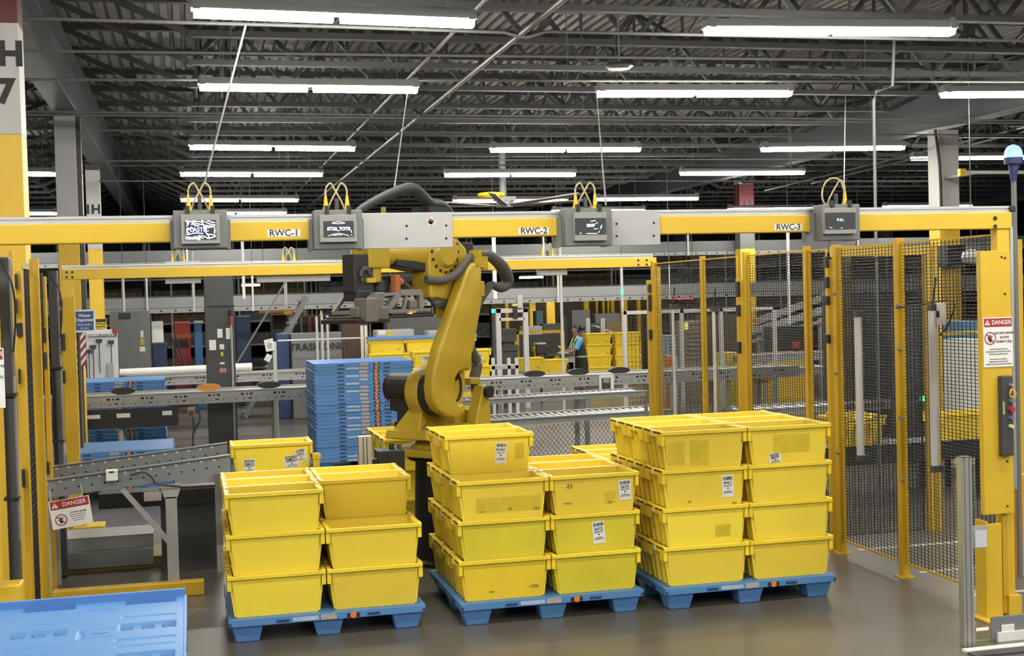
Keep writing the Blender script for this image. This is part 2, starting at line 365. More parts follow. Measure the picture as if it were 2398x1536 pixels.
# right fence along the depth of the cell
FX = 5.55
def post(y, top, label, w=.06, x=FX, bottom=0, d=None, m=YFEN):
    t = thing('fence_post', label, 'fence post', (x, y, 0), 0, 'yellow fence posts')
    d = d or w
    MB().box(x-w/2, x+w/2, y-d/2, y+d/2, bottom, top).build('post_tube', m, t, bevel=.004)
    MB().box(x-w/2-.03, x+w/2+.03, y-d/2-.02, y+d/2+.02, 0, .012).build('base_plate', m, t)
    return t
def interlock(t, x, y, zs):
    for z, hh in zs: MB().box(x-.05, x-.02, y-.035, y+.025, z-hh, z+hh).build('interlock', BLACK, t, bevel=.004)
def clip(t, x, y, zs):
    for z in zs: MB().cyl((x-.028, y-.025, z), (x-.055, y-.03, z), .014, n=8).build('panel_clip', GALV, t)
p = post(15.22, 2.73, 'rear corner yellow fence post at the right end of the rear beam'); 
p = post(15.36, 2.50, 'shorter yellow fence post left of the rear corner post', w=.075, x=5.545); interlock(p, 5.54, 15.28, [(2.40, .05), (2.22, .10), (1.83, .06), (.75, .05)])
post(13.65, 2.735, 'slim yellow fence post between the two rear mesh panels', w=.055)
p = post(12.66, 2.47, 'yellow fence post with black interlocks, left of the double post pair'); interlock(p, 5.53, 12.58, [(2.36, .08), (2.14, .06), (1.76, .06), (.93, .05)])
post(12.48, 2.74, 'tall yellow fence post, right of the double post pair', w=.065)
post(11.12, 2.74, 'yellow fence post below the fourth display box', w=.06)
p = post(10.69, 2.60, 'yellow fence post with black latch block, left of a close pair near the right'); interlock(p, 5.53, 10.64, [(2.58, .05), (2.40, .05), (2.24, .04), (1.9, .04)])
p = post(10.55, 2.73, 'yellow fence post with clips, right of a close pair near the right', w=.065); clip(p, 5.55, 10.55, (2.3, 1.6, .9))
p = post(9.51, 2.74, 'yellow fence post in the middle of the nearest mesh panels', w=.065); clip(p, 5.55, 9.48, (2.2, 1.85, 1.3, .8))
def mesh_panel(x0, y0, x1, y1, z0, z1, label, px_=.05, pz=.026, frame=None, wr=.0032, mm=WIRE, group='mesh fence panels'):
    t = thing('mesh_panel', label, 'mesh fence panel', ((x0+x1)/2, (y0+y1)/2, z0), 0, group)
    L = math.hypot(x1-x0, y1-y0); ux, uy = (x1-x0)/L, (y1-y0)/L
    g = MB()
    def wire(a, b):
        a = Vector(a); b = Vector(b); d = (b-a).normalized(); s = Vector((uy, -ux, 0)); u = d.cross(s)
        vs = [P + s*(wr if k == 0 else -wr*.5) + u*(0 if k == 0 else (wr if k == 1 else -wr))*.9 for P in (a, b) for k in range(3)]
        g.add(vs, [(0, 1, 4, 3), (1, 2, 5, 4), (2, 0, 3, 5)])
    n = max(2, int(L/px_))
    for i in range(n+1):
        s = L*i/n; wire((x0+ux*s, y0+uy*s, z0), (x0+ux*s, y0+uy*s, z1))
    n = int((z1-z0)/pz)
    for i in range(n+1):
        z = z0+(z1-z0)*i/n; wire((x0, y0, z), (x1, y1, z))
    g.build('wire_mesh', mm, t)
    f = MB(); w = .014
    for z in (z0, z1): f.bar((x0, y0, z), (x1, y1, z), w)
    for x, y in ((x0, y0), (x1, y1)): f.bar((x, y, z0), (x, y, z1), w)
    f.build('panel_frame', frame or YFEN, t); return t
mesh_panel(FX, 15.18, FX, 13.70, .12, 2.70, 'rearmost black mesh panel on the right side of the cell')
mesh_panel(FX, 13.61, FX, 12.71, .12, 2.70, 'black mesh panel between the slim post and the double post pair')
mesh_panel(FX, 12.43, FX, 11.17, .12, 2.70, 'wide black mesh panel below the lettering RWC-3')
mesh_panel(FX, 11.07, FX, 10.74, .12, 2.70, 'narrow black mesh strip below the fourth display box')
mesh_panel(FX, 10.50, FX, 9.56, .12, 2.70, 'black mesh panel holding a long grey tube, second from the right leg')
mesh_panel(FX, 9.46, FX, 8.22, .12, 2.70, 'nearest black mesh panel beside the front right leg')
for nm, y, z0, z1, r in (('rearmost grey light curtain tube on the mesh fence', 14.45, .88, 2.15, .018), ('grey light curtain tube between slim post and double post', 13.22, .86, 2.13, .02),
                ('thick grey light curtain tube on the second mesh panel from the right', 10.08, .93, 2.1, .032), ('thick grey light curtain tube on the nearest mesh panel', 8.93, .98, 2.16, .034)):
    t = thing('light_curtain', nm, 'light curtain', (FX-.06, y, z0), 0, 'light curtain tubes')
    MB().cyl((FX-.06, y, z0), (FX-.06, y, z1), r, n=12).build('tube', ALUP, t, smooth=True)
    MB().box(FX-.09, FX-.005, y-.03, y+.03, z1, z1+.05).build('bracket', DARK, t); MB().box(FX-.09, FX-.005, y-.03, y+.03, z0-.05, z0).build('bracket', DARK, t)
    MB().cyl((FX-.06, y, z1+.05), (FX-.04, y-.02, z1+.25), .008, n=6).build('cable', BLACK, t)
g = MB(); g.tube([(5.51, 9.5, 2.18), (5.52, 9.2, 2.2), (5.53, 8.8, 2.24), (5.53, 8.7, 2.2), (5.52, 8.75, 2.08), (5.5, 8.8, 2.0)], .006)
tag(g.build('black_cable', BLACK), 'thin black cable strung across the nearest mesh panel', 'cable')
t = thing('junction_plate', 'small grey latch plate beside the nearest grey tube', 'latch plate', (5.52, 8.86, 2.05)); MB().box(5.49, 5.54, 8.82, 8.88, 2.05, 2.22).build('plate', ALUP, t, bevel=.006); MB().box(5.475, 5.49, 8.84, 8.86, 2.11, 2.16).build('keyhole', HOLE, t)
# left fence: seen end on, posts, light curtain columns and mesh
LEFTP = []
def left_post(label, px0, px1, Y, top, d=.07, bottom=0, m=YFEN, locks=()):
    a = aY(px0, 803, Y).x; c = aY(px1, 803, Y).x
    t = thing('fence_post', label, 'fence post', ((a+c)/2, Y, 0), 0, 'yellow fence posts')
    MB().box(a, c, Y, Y+d, bottom, top).build('post_tube', m, t, bevel=.004)
    if bottom > 0: MB().box((a+c)/2-.02, (a+c)/2+.02, Y+.01, Y+.05, 0, bottom).build('black_foot', BLACK, t)
    for z, hh, sx in locks: MB().box(a-.025+sx, a+.018+sx, Y-.045, Y-.002, z-hh, z+hh).build('interlock', BLACK, t, bevel=.004)
    return t
left_post('foremost slim yellow fence post on the left, beside the front dark column', 27.5, 36.5, 8.95, 2.74)
left_post('short yellow fence post with a black latch, third on the left', 42, 56, 9.55, 2.62, bottom=.28, locks=((2.55, .05, 0), (2.38, .05, -.01), (2.22, .045, .02), (1.9, .05, -.005), (1.2, .06, 0)))
left_post('tall yellow fence post right of the left mesh strip', 75, 96, 10.62, 2.74, d=.06)
left_post('slim yellow fence post with black interlocks beside the rear dark column', 100.5, 112, 11.35, 2.62, locks=((2.55, .1, 0), (2.33, .12, 0), (2.14, .06, .01), (1.93, .07, .01), (1.05, .05, 0)))
left_post('broad short yellow fence post next to the water sign', 146, 177, 13.2, 2.46, d=.1, locks=((2.40, .03, 0), (2.27, .06, -.01), (2.03, .08, .01), (1.70, .06, 0), (.82, .05, .0)))
for px0, px1, Y, lab in ((2, 27, 8.5, 'dark grey light curtain column at the front of the left fence'), (117, 139, 12.0, 'dark grey light curtain column at the rear of the left fence')):
    a = aY(px0, 803, Y).x; c = aY(px1, 803, Y).x; w = c-a
    t = thing('light_curtain_column', lab, 'light curtain column', ((a+c)/2, Y, 0), 0, 'dark light curtain columns')
    MB().box(a, c, Y, Y+.12, .02, 2.68).build('housing', DARK, t, bevel=.01)
    MB().box(c-.004, c+.012, Y+.01, Y+.04, .95, 1.95).build('edge_strip', ALU, t)
    MB().cyl((a+w*.62, Y-.022, .55), (a+w*.62, Y-.022, 1.82), .026, n=12).build('tube', DARK, t, smooth=True)
    MB().box(a-.015, c+.02, Y-.05, Y+.05, 1.83, 1.85).build('bracket', BLACK, t); MB().box(a-.01, c+.015, Y-.05, Y+.05, 1.2, 1.215).build('bracket', BLACK, t)
    MB().box(a+.01, c-.01, Y+.02, Y+.1, 0, .02).build('foot', BLACK, t)
    MB().tube([(a+w*.3, Y-.01, 2.66), (c+.02, Y-.02, 2.5), (c+.03, Y-.02, 2.3), (c+.01, Y-.01, 2.1)], .006).build('cable', BLACK, t)
p = aY(58, 803, 10.0); q = aY(74, 803, 10.55); mesh_panel(p.x, 10.0, q.x, 10.55, .0, 2.66, 'narrow black mesh strip in the left fence, seen almost end on', px_=.04, pz=.05)
t = thing('corner_bracket', 'pale corner bracket on the top of the left mesh strip', 'bracket', (q.x, 10.5, 2.5)); px_box(MB(), 51, 70, 617, 642, 10.6, .01).build('plate', GREYL, t)
# rear beam with legs
RY = 15.42
rb = thing('rear_beam', 'yellow beam across the back of the cell behind the robot', 'beam', (2.2, RY, 2.66))
MB().box(-1.36, 5.66, RY, RY+.09, 2.667, 2.782).build('beam_tube', YEL, rb, bevel=.006)
g = MB(); g.box(-1.36, 5.62, RY+.01, RY+.08, 2.782, 2.80); g.box(-1.36, 5.62, RY+.0, RY+.085, 2.805, 2.825); g.box(-1.3, 5.6, RY+.03, RY+.06, 2.8, 2.806); g.build('rail', ALU, rb)
g = MB()
for x in (-1.31, -1.25, 5.42, 5.53):
    for z in (2.695, 2.75): g.cyl((x, RY-.006, z), (x, RY+.002, z), .014, n=10)
g.build('bolt', BLACK, rb)
for x, lab in ((-1.30, 'rear left yellow leg under the back beam'), (5.66, 'rear right yellow leg under the back beam')):
    t = thing('cell_leg', lab, 'frame leg', (x, RY+.05, 0)); MB().box(x-.05, x+.05, RY+.005, RY+.085, 0, 2.667).build('post', YEL, t); MB().box(x-.1, x+.1, RY-.04, RY+.13, 0, .015).build('base_plate', YEL, t)
# ---------------------------------------------------------------- display boxes on the beams
def plug_cables(t, x, y, z, n=2, single=None):
    g = MB()
    for s in ((-.065, .065) if n == 2 else (.065,)):
        pl = MB(); pl.cyl((x+s, y, z), (x+s, y, z+.085), .017, .008, n=10); pl.cyl((x+s, y, z-.005), (x+s, y, z+.012), .02, n=10)
        pl.build('plug', mat('plug_yellow', (.72, .48, .02), .45), t)
        g.tube([(x+s, y, z+.08), (x+s*.95, y, z+.13), (x+s*.5, y, z+.16), (x+s*.1, y+.01, z+.12), (x-s*.5, y+.02, z+.05), (x-s*.8, y+.03, z)], .006, n=6)
    if n == 1: g.tube([(x-.07, y, z-.02), (x-.1, y, z+.04), (x-.09, y, z+.12), (x-.04, y, z+.17), (x+.03, y, z+.16), (x+.065, y, z+.08)], .006, n=6)
    g.build('cable', mat('cable_beige', (.50, .42, .22), .5), t)
    MB().cyl((x, y, z-.01), (x, y, z+.07), .013, n=8).build('grey_plug', DARK, t)
def display(label, px0, px1, py0, py1, face, screen, plugs=2, yf=7.955):
    a = aY(px0, (py0+py1)/2, yf); b = aY(px1, (py0+py1)/2, yf); zt = aY((px0+px1)/2, py0, yf).z; zb = aY((px0+px1)/2, py1, yf).z
    t = thing('display_box', label, 'display', ((a.x+b.x)/2, BY, zb), 0, 'status displays on the front beam')
    MB().box(a.x, b.x, yf+.005, BY-.005, zb, zt).build('enclosure', GREYB, t, bevel=.005)
    for x0, x1 in ((a.x-.02, a.x-.002), (b.x+.002, b.x+.02)): MB().box(x0, x1, BY-.05, BY+.12, zb-.003, zt-.05).build('bracket', GREYB, t)
    fx0, fy0, fx1, fy1 = face
    P = aY(fx0, fy0, yf-.03); Q = aY(fx1, fy1, yf-.03)
    bz = MB().box(P.x, Q.x, yf-.03, yf+.006, Q.z, P.z).build('bezel', mat('bezel_grey', (.27, .265, .25), .5), t, bevel=.003)
    P = aY(screen[0], screen[1], yf-.032); Q = aY(screen[2], screen[3], yf-.032)
    s = MB().box(P.x, Q.x, yf-.033, yf-.029, Q.z, P.z).build('screen', SCRD, bz, local=False) if False else None
    sc = MB().box(P.x, Q.x, yf-.033, yf-.029, Q.z, P.z).build('screen', SCRD, t)
    for f in (.27, .73):
        x = a.x+(b.x-a.x)*f; MB().box(x-.012, x+.012, yf-.008, yf+.03, zt-.04, zt+.025).build('hinge', BLACK, t)
    plug_cables(t, (a.x+b.x)/2, yf+.07, zt+.005, plugs)
    c = (P+Q)/2; o = origin_of(t)
    return t, sc, Vector((c.x, yf-.0345, c.z))-o, (Q.x-P.x), (P.z-Q.z), o
t, sc, c, w, h, o = display('first display box from the left, screen full of bright white scribble', 406, 533, 492, 581, (423, 502, 516, 570), (432, 516, 507, 560))
def glyph_screen(name, m, t, strokes, c, w, h, wd=.0045):
    g = MB()
    for st in strokes:
        for (u0, v0), (u1, v1) in zip(st[:-1], st[1:]):
            g.bar((o.x+c.x+(u0-.5)*w, o.y+c.y, o.z+c.z+(.5-v0)*h), (o.x+c.x+(u1-.5)*w, o.y+c.y, o.z+c.z+(.5-v1)*h), .002, wd, up=(0, -1, 0)) if False else \
            g.bar((o.x+c.x+(u0-.5)*w, o.y+c.y, o.z+c.z+(.5-v0)*h), (o.x+c.x+(u1-.5)*w, o.y+c.y, o.z+c.z+(.5-v1)*h), wd, .0016, up=(0, 1, 0))
    return g.build(name, m, t)
rnd = random.Random(3)
S1 = [[(.02, .03), (.2, .06), (.36, .03)], [(.06, .1), (.12, .22), (.05, .3)], [(.22, .16), (.38, .06), (.55, .1), (.6, .02)], [(.2, .22), (.4, .18), (.56, .24)], [(.55, 0), (.58, .2), (.64, .42), (.66, .62), (.74, .8), (.78, .98)],
      [(.62, .06), (.8, .2), (.98, .26)], [(.72, .02), (.86, .1), (.97, .14)], [(.6, .26), (.78, .3), (.97, .34)], [(.05, .42), (.12, .46), (.04, .52)], [(.04, .6), (.14, .66)], [(.03, .72), (.12, .74), (.2, .7)],
      [(.2, .34), (.26, .44), (.3, .56)], [(.22, .68), (.4, .66), (.58, .7)], [(.66, .44), (.7, .5)], [(.94, .4), (.97, .56), (.93, .62), (.96, .72)], [(.04, .86), (.2, .9), (.42, .88), (.58, .94)], [(.42, .8), (.6, .84), (.74, .96)],
      [(.78, .94), (.9, .9), (.98, .84)], [(.3, .84), (.5, .92)], [(.68, .72), (.86, .76), (.96, .8)], [(.62, .34), (.74, .38), (.9, .36)], [(.08, .14), (.16, .12)], [(.3, .28), (.46, .3)]]
glyph_screen('screen_pattern', SCRW, t, S1, c, w, h, .0055)
text('PLASTIC', t, c+Vector((-.015, -.001, .0)), .034, SCRB, bold=.0012); text('Running', t, c+Vector((-.045, -.001, -.048)), .026, SCRW, bold=.0006)
t, sc, c, w, h, o = display('second display box from the left, screen reading STX6_TOTE', 736, 849, 491, 583, (748, 503, 837, 566), (757, 518, 829, 554))
text('STX6_TOTE', t, c+Vector((0, -.001, .0)), .026, SCRW, bold=.001)
glyph_screen('screen_pattern', SCRW, t, [[(.3, .1), (.5, .04), (.7, .12)], [(.28, .14), (.5, .17), (.72, .13)], [(.14, .94), (.3, .84), (.5, .78), (.7, .86), (.84, .95)], [(.3, .9), (.6, .87)], [(.93, .58), (.9, .68), (.93, .74)], [(.9, .86), (.94, .92)]], c, w, h, .003)
t, sc, c, w, h, o = display('third display box from the left, beside the short grey plate', 1325, 1434, 487, 575, (1344, 497, 1422, 563), (1346, 511, 1420, 548))
text('20:2P', t, c+Vector((.0, -.001, .004)), .024, SCRW, bold=.001)
glyph_screen('screen_pattern', SCRW, t, [[(.5, .2), (.66, .16)], [(.66, .34), (.72, .28)], [(.82, .6), (.86, .44)], [(.8, .68), (.85, .56)], [(.6, .68), (.72, .67)], [(.14, .92), (.2, .94)], [(.36, .95), (.7, .96)], [(.74, .9), (.78, .82)]], c, w, h, .004)
t, sc, c, w, h, o = display('fourth display box from the left, screen reading FULL', 1926, 2015, 478, 562, (1930, 487, 2006, 547), (1932, 498, 2004, 536), plugs=1)
text('FULL', t, c+Vector((-.002, -.001, .006)), .024, mat('screen_dim', (.6, .65, .7), .4, emit=.5), bold=.0008)
glyph_screen('screen_pattern', SCRW, t, [[(.14, .86), (.18, .92)], [(.2, .93), (.22, .95)], [(.5, .92), (.56, .94)]], c, w, h, .003)
def grey_plate(label, px0, px1, py0, py1, holes):
    yf = BY-.018
    a = aY(px0, (py0+py1)/2, yf); b = aY(px1, (py0+py1)/2, yf); zt = aY((px0+px1)/2, py0, yf).z; zb = aY((px0+px1)/2, py1, yf).z
    t = thing('mounting_plate', label, 'mounting plate', ((a.x+b.x)/2, BY, zb)); MB().box(a.x, b.x, yf, BY-.002, zb, zt).build('plate', GREYL, t, bevel=.003)
    g = MB()
    for px, py in holes: p = aY(px, py, yf); g.cyl((p.x, yf-.003, p.z), (p.x, yf+.002, p.z), .0075, n=10)
    g.build('bolt_hole', HOLE, t); return t
t = grey_plate('long blank grey plate right of the second display box', 848, 1060, 498, 581, [(952, 529), (952, 559), (1045, 528), (1045, 558)])
yf = BY-.0195; p = aY(1009, 519, yf); g = MB()
for k in range(9):
    th = 2*math.pi*k/9; rr = .022 if k % 2 else .034
    g.bar((p.x, yf, p.z), (p.x+rr*math.cos(th), yf, p.z+rr*math.sin(th)), .016, .001, up=(0, 1, 0))
g.build('torn_sticker', mat('torn_sticker', (.62, .50, .44), .7), t)
MB().bar((p.x-.015, yf-.001, p.z+.008), (p.x+.018, yf-.001, p.z+.002), .012, .001, up=(0, 1, 0)).build('sticker_mark', mat('sticker_brown', (.16, .06, .04), .7), t)
grey_plate('short blank grey plate right of the third display box', 1433, 1546, 493, 574, [(1444, 524), (1444, 553), (1531, 522), (1531, 552)])
for lab, px0, px1, py0, py1 in (('back of a display box on the rear beam, left', 386, 470, 612, 664), ('wide grey plate on the back of the rear beam, left of the robot', 600, 772, 611, 660), ('back of a display box on the rear beam, right of the robot', 1258, 1326, 600, 645)):
    Y = RY+.14; a = aY(px0, 630, Y); b = aY(px1, 630, Y); zt = aY((px0+px1)/2, py0, Y).z; zb = aY((px0+px1)/2, py1, Y).z
    t = thing('rear_display_box', lab, 'display', ((a.x+b.x)/2, Y, zb), 0, 'displays on the rear beam'); MB().box(a.x, b.x, RY+.092, Y+.05, zb, zt).build('enclosure', GREYL, t, bevel=.004); plug_cables(t, (a.x+b.x)/2-.05, Y, zt, 2)
# ---------------------------------------------------------------- warning signs
def no_entry(t, o, x, y, z, r):
    g = MB(); n = 24
    for k in range(n):
        a0, a1 = 2*math.pi*k/n, 2*math.pi*(k+1)/n
        g.bar((x+r*math.cos(a0), y, z+r*math.sin(a0)), (x+r*math.cos(a1), y, z+r*math.sin(a1)), r*.16, .001, up=(0, 1, 0))
    g.bar((x-r*.7, y-.0006, z+r*.7), (x+r*.7, y-.0006, z-r*.7), r*.16, .001, up=(0, 1, 0)); g.build('prohibition_ring', RED, t)
    g = MB(); g.bar((x, y+.0005, z-r*.6), (x, y+.0005, z+r*.05), r*.5, .001, up=(0, 1, 0))
    for k, dx in enumerate((-.28, -.1, .08, .26)): g.bar((x+dx*r*.8, y+.0005, z), (x+dx*r*1.5, y+.0005, z+r*(.5, .62, .58, .44)[k]), r*.13, .001, up=(0, 1, 0))
    g.bar((x-r*.2, y+.0005, z-r*.3), (x-r*.52, y+.0005, z+r*.06), r*.14, .001, up=(0, 1, 0)); g.build('hand_symbol', INK, t)
def danger(t, x0, x1, y, z0, z1, lines, fine, tilt=False, head=.2):
    """red header, warning triangle, prohibition hand, lettering; built flat facing the viewer"""
    w, h = x1-x0, z1-z0; o = origin_of(t)
    MB().box(x0, x1, y, y+.003, z0, z1).build('sign_board', WHITE, t)
    MB().box(x0+w*.03, x1-w*.03, y-.0012, y, z1-h*head-h*.02, z1-h*.02).build('red_header', RED, t)
    hz = z1-h*(head/2+.02); s = h*head*.36
    MB().prism([(-s, -s*.8), (s, -s*.8), (0, s)], lambda u, v, k: (x0+w*.14+u, k, hz+v), y-.0022, y-.0012).build('warning_triangle', WHITE, t)
    text('!', t, Vector((x0+w*.14, y-.003, hz-s*.15))-o, s*1.5, RED, bold=.001)
    text('DANGER', t, Vector((x0+w*.615, y-.002, hz))-o, h*head*.72 if w/h < 1 else h*head*.68, WHITE, bold=.0006, sx=.9 if w/h < 1 else .98)
    return o
t = thing('danger_sign', 'white and red DANGER sign on the front right yellow leg', 'warning sign', (5.45, BY-.06, 1.7))
A = aY(2302, 742, BY-.056); B = aY(2373, 860, BY-.056); X0, X1, Z0, Z1 = A.x, B.x, aY(2337, 859, BY-.056).z, aY(2337, 743, BY-.056).z
o = danger(t, X0, X1, BY-.056, Z0, Z1, [], [], head=.17)
w, h = X1-X0, Z1-Z0; no_entry(t, o, X0+w*.23, BY-.0575, Z0+h*.58, w*.18)
for k, s in enumerate(('DO NOT ENTER', 'ACTIVE', 'ROBOT CELL')): text(s, t, Vector((X0+w*.71, BY-.0575, Z0+h*(.68-.085*k)))-o, h*.062, INK, bold=.0003)
for k, s in enumerate(('Authorized Personnel Only', 'All Authorized Personnel Must Follow', 'LOTO Required Procedures', '', 'If turned key or enclosure', 'Equipment can not start until', 'enclosed environment has been cleared')):
    text(s, t, Vector(((X0+X1)/2, BY-.0575, Z0+h*(.36-.05*k)))-o, h*.037, INK)
t = thing('danger_sign', 'white and red DANGER sign cut by the left picture edge on the front left leg', 'warning sign', (-1.25, BY-.06, 1.8))
A = aY(8, 815, BY-.056).x; zt = aY(4, 815, BY-.056).z; zb = aY(4, 955, BY-.056).z
o = danger(t, A-.21, A, BY-.056, zb, zt, [], [], head=.17); no_entry(t, o, A-.16, BY-.0575, zb+.2, .036)
for k, s in enumerate(('DO NOT ENTER', 'ACTIVE', 'ROBOT CELL')): text(s, t, Vector((A-.06, BY-.0575, zb+.24-.03*k))-o, .02, INK)
# hanging sign, slightly twisted, tied to the sloping conveyor
t = thing('hanging_danger_sign', 'tilted white and red DANGER sign tied below the sloping roller conveyor', 'warning sign', (0, 0, 0))
Y = 10.9; C0 = aY(166, 1200, Y); w = aY(215, 1200, Y).x-aY(119, 1200, Y).x; h = w*.73
X0, X1, Z0, Z1 = -w/2, w/2, -h/2, h/2
o = danger(t, X0, X1, 0, Z0, Z1, [], [], head=.3)
no_entry(t, o, X0+w*.24, -.0015, Z0+h*.3, h*.19)
text('DO NOT ENTER', t, Vector((X0+w*.68, -.002, Z0+h*.5)), h*.075, INK, bold=.0004)
for k in range(4): text(['Authorized Personnel Only', 'Stay out of the moving', 'parts of the conveyor', 'Keep hands clear'][k], t, Vector((X0+w*.66, -.002, Z0+h*(.42-.07*k))), h*.05, INK)
t.location = C0; t.rotation_euler = (0, math.radians(-7), 0)
MB().tube([(-w*.42, .0, h*.42), (-w*.44, .03, h*.62), (-w*.45, .075, h*.85)], .003, n=5).build('tie_wire', ALUP, t, local=True)
MB().tube([(w*.36, 0, h*.46), (w*.34, .03, h*.66), (w*.32, .075, h*.9)], .003, n=5).build('tie_wire', ALUP, t, local=True)
# ---------------------------------------------------------------- operator box, guard post, low front guard
t = thing('operator_station', 'dark grey push button box on the right leg with red, blue and yellow buttons', 'control box', (5.58, BY-.1, 1.1))
Y0 = BY-.10; a = aY(2347, 970, Y0); b = aY(2374, 970, Y0); zt = aY(2360, 880, Y0).z; zb = aY(2360, 1068, Y0).z; xm = (a.x+b.x)/2
MB().box(a.x, b.x, Y0, BY-.05, zb, zt).build('enclosure', DARK, t, bevel=.008)
for nm, py, m, r in (('key_switch', 902, ALU, .012), ('orange_tag', 920, ORANGE, .0), ('grey_button', 938, GREYB, .014), ('emergency_stop', 958, mat('stop_red', (.35, .03, .03), .4), .019), ('blue_button', 978, mat('button_blue', (.12, .18, .35), .4), .013), ('yellow_button', 998, mat('button_cream', (.7, .65, .3), .4), .013)):
    p = aY(2366, py, Y0)
    if r: MB().cyl((p.x, Y0-.03, p.z), (p.x, Y0+.002, p.z), r, r*1.15, n=14).build(nm, m, t, smooth=True)
    else: MB().tube([(p.x, Y0-.02, p.z+.03), (p.x+.02, Y0-.03, p.z+.0), (p.x+.01, Y0-.03, p.z-.03), (p.x-.02, Y0-.025, p.z-.015), (p.x-.005, Y0-.02, p.z+.03)], .006).build(nm, mat('tag_yellow', (.72, .42, .03), .5), t)
MB().box(a.x+.005, a.x+.02, Y0-.002, Y0, zb+.29, zb+.38).build('label_plate', mat('label_beige', (.4, .36, .2), .6), t)
p = aZ(2265, 1512, 0)
t = thing('guard_post', 'aluminium profile guard post standing in front of the right fence', 'guard post', (p.x, p.y, 0))
zt = aY(2263, 1070, p.y).z
g = MB()
for x0, x1, y0, y1 in ((-.038, -.02, -.03, .03), (.02, .038, -.03, .03), (-.014, .014, -.034, .03), (-.02, .02, -.024, .024)): g.box(p.x+x0, p.x+x1, p.y+y0, p.y+y1, 0, zt)
g.build('profile', ALU, t, bevel=.004); MB().box(p.x-.039, p.x+.039, p.y-.035, p.y+.031, zt, zt+.006).build('end_cap', DARK, t)
t = thing('floor_guard', 'low white edged guard rail on the floor at the bottom right corner', 'floor guard', (5.2, 7.5, 0))
MB().box(4.75, 5.75, 7.40, 7.46, 0, .02).build('white_edge', WHITE, t, bevel=.003); MB().box(4.75, 5.75, 7.30, 7.40, 0, .012).build('dark_base', DARK, t)
t = thing('guard_plate', 'grey steel guard plate holding a white notice at the bottom right', 'guard plate', (5.5, 7.62, 0))
px_box(MB(), 2321, 2420, 1440, 1500, 7.6, .01).build('plate', GALV, t, bevel=.004); px_box(MB(), 2346, 2376, 1462, 1505, 7.59, .006).build('notice', PAPER, t, bevel=.004)
MB().box(5.1, 5.8, 7.58, 7.64, 0, .06).build('foot_rail', WHITE, t)
t = thing('notice_holder', 'small grey holder with a white notice in front of the right leg', 'notice', (5.2, 7.7, .5))
px_box(MB(), 2262, 2312, 1232, 1284, 7.66, .012).build('holder', GREYL, t); px_box(MB(), 2284, 2311, 1242, 1282, 7.65, .006).build('notice', mat('notice_lilac', (.62, .62, .70), .6), t)
px_box(MB(), 2268, 2276, 1284, 1500, 7.67, .012).build('stem', GREYL, t)
# ---------------------------------------------------------------- totes
TW, TD, TH = .682, .402, .297
def tote_proto():
    t = thing('tote', 'x', 'tote')
    def ring(w, d, z): return [(-w/2, -d/2, z), (w/2, -d/2, z), (w/2, d/2, z), (-w/2, d/2, z)]
    g = MB()
    # outer and inner shells with floor
    O0, O1 = ring(.565, .325, 0), ring(.618, .362, TH-.03); I1, I0 = ring(.606, .350, TH-.001), ring(.55, .312, .012); OT = ring(.618, .362, TH-.001)
    vs = O0+O1+OT+I1+I0; fs = [(3, 2, 1, 0)]
    for k in range(4):
        for i in range(4): a, b = k*4+i, k*4+(i+1) % 4; fs.append((a, b, b+4, a+4))
    fs.append((16, 17, 18, 19)); g.add(vs, fs)
    body = g.build('body', TOTE, t, local=True, bevel=.005)
    g = MB()
    # rim: long lips, short ends with raised handle frame
    for s in (-1, 1):
        g.box(-TW/2, TW/2, s*.178 if s > 0 else -TD/2, TD/2 if s > 0 else -.178, TH-.028, TH)
        y0, y1 = (s*.178, s*TD/2) if s > 0 else (-TD/2, -.178)
        g.box(s*.309-.0 if s > 0 else -TW/2, TW/2 if s > 0 else -.309, -.178, .178, TH-.022, TH-.004)
        for sy in (-1, 1):   # corner flaps hanging below the rim at the ends
            xa, xb = (TW/2-.03, TW/2) if s > 0 else (-TW/2, -TW/2+.03)
            g.box(xa, xb, sy*.145-.045, sy*.145+.045, TH-.105, TH+.004)
        xa, xb = (TW/2-.014, TW/2) if s > 0 else (-TW/2, -TW/2+.014)
        g.box(xa, xb, -.1, .1, TH-.05, TH+.0)
    g.build('rim', TOTED, t, local=True, bevel=.004)
    for s in (-1, 1):
        g = MB()
        for y in (-.15, -.055, .055, .15):
            g.hexa([(s*.27, y-.012, .01), (s*.295, y-.012, .01), (s*.295, y+.012, .01), (s*.27, y+.012, .01)], [(s*.30, y-.012, TH-.03), (s*.330, y-.012, TH-.03), (s*.330, y+.012, TH-.03), (s*.30, y+.012, TH-.03)])
        g.build('end_ribs', TOTE, t, local=True)
    for s in (-1, 1):
        MB().box(s*TW/2-.004 if s < 0 else TW/2-.001, s*TW/2+.001 if s < 0 else TW/2+.004, -.03, .03, TH-.046, TH-.006).build('handle_plate', TOTED, t, local=True, bevel=.002)
    # small square sticker on the left end
    MB().box(-TW/2-.0055, -TW/2-.003, -.016, .016, TH-.044, TH-.012).build('sticker', PAPER, t, local=True)
    return t
TP = tote_proto(); first_tote = [True]
def tote(x, y, z, label, group, rz=0):
    """x, y: centre of the tote"""
    o = TP if first_tote[0] else copy_tree(TP); first_tote[0] = False
    o.location = (x, y, z); o.rotation_euler = (0, 0, rz); o['label'] = label; o['group'] = group; return o
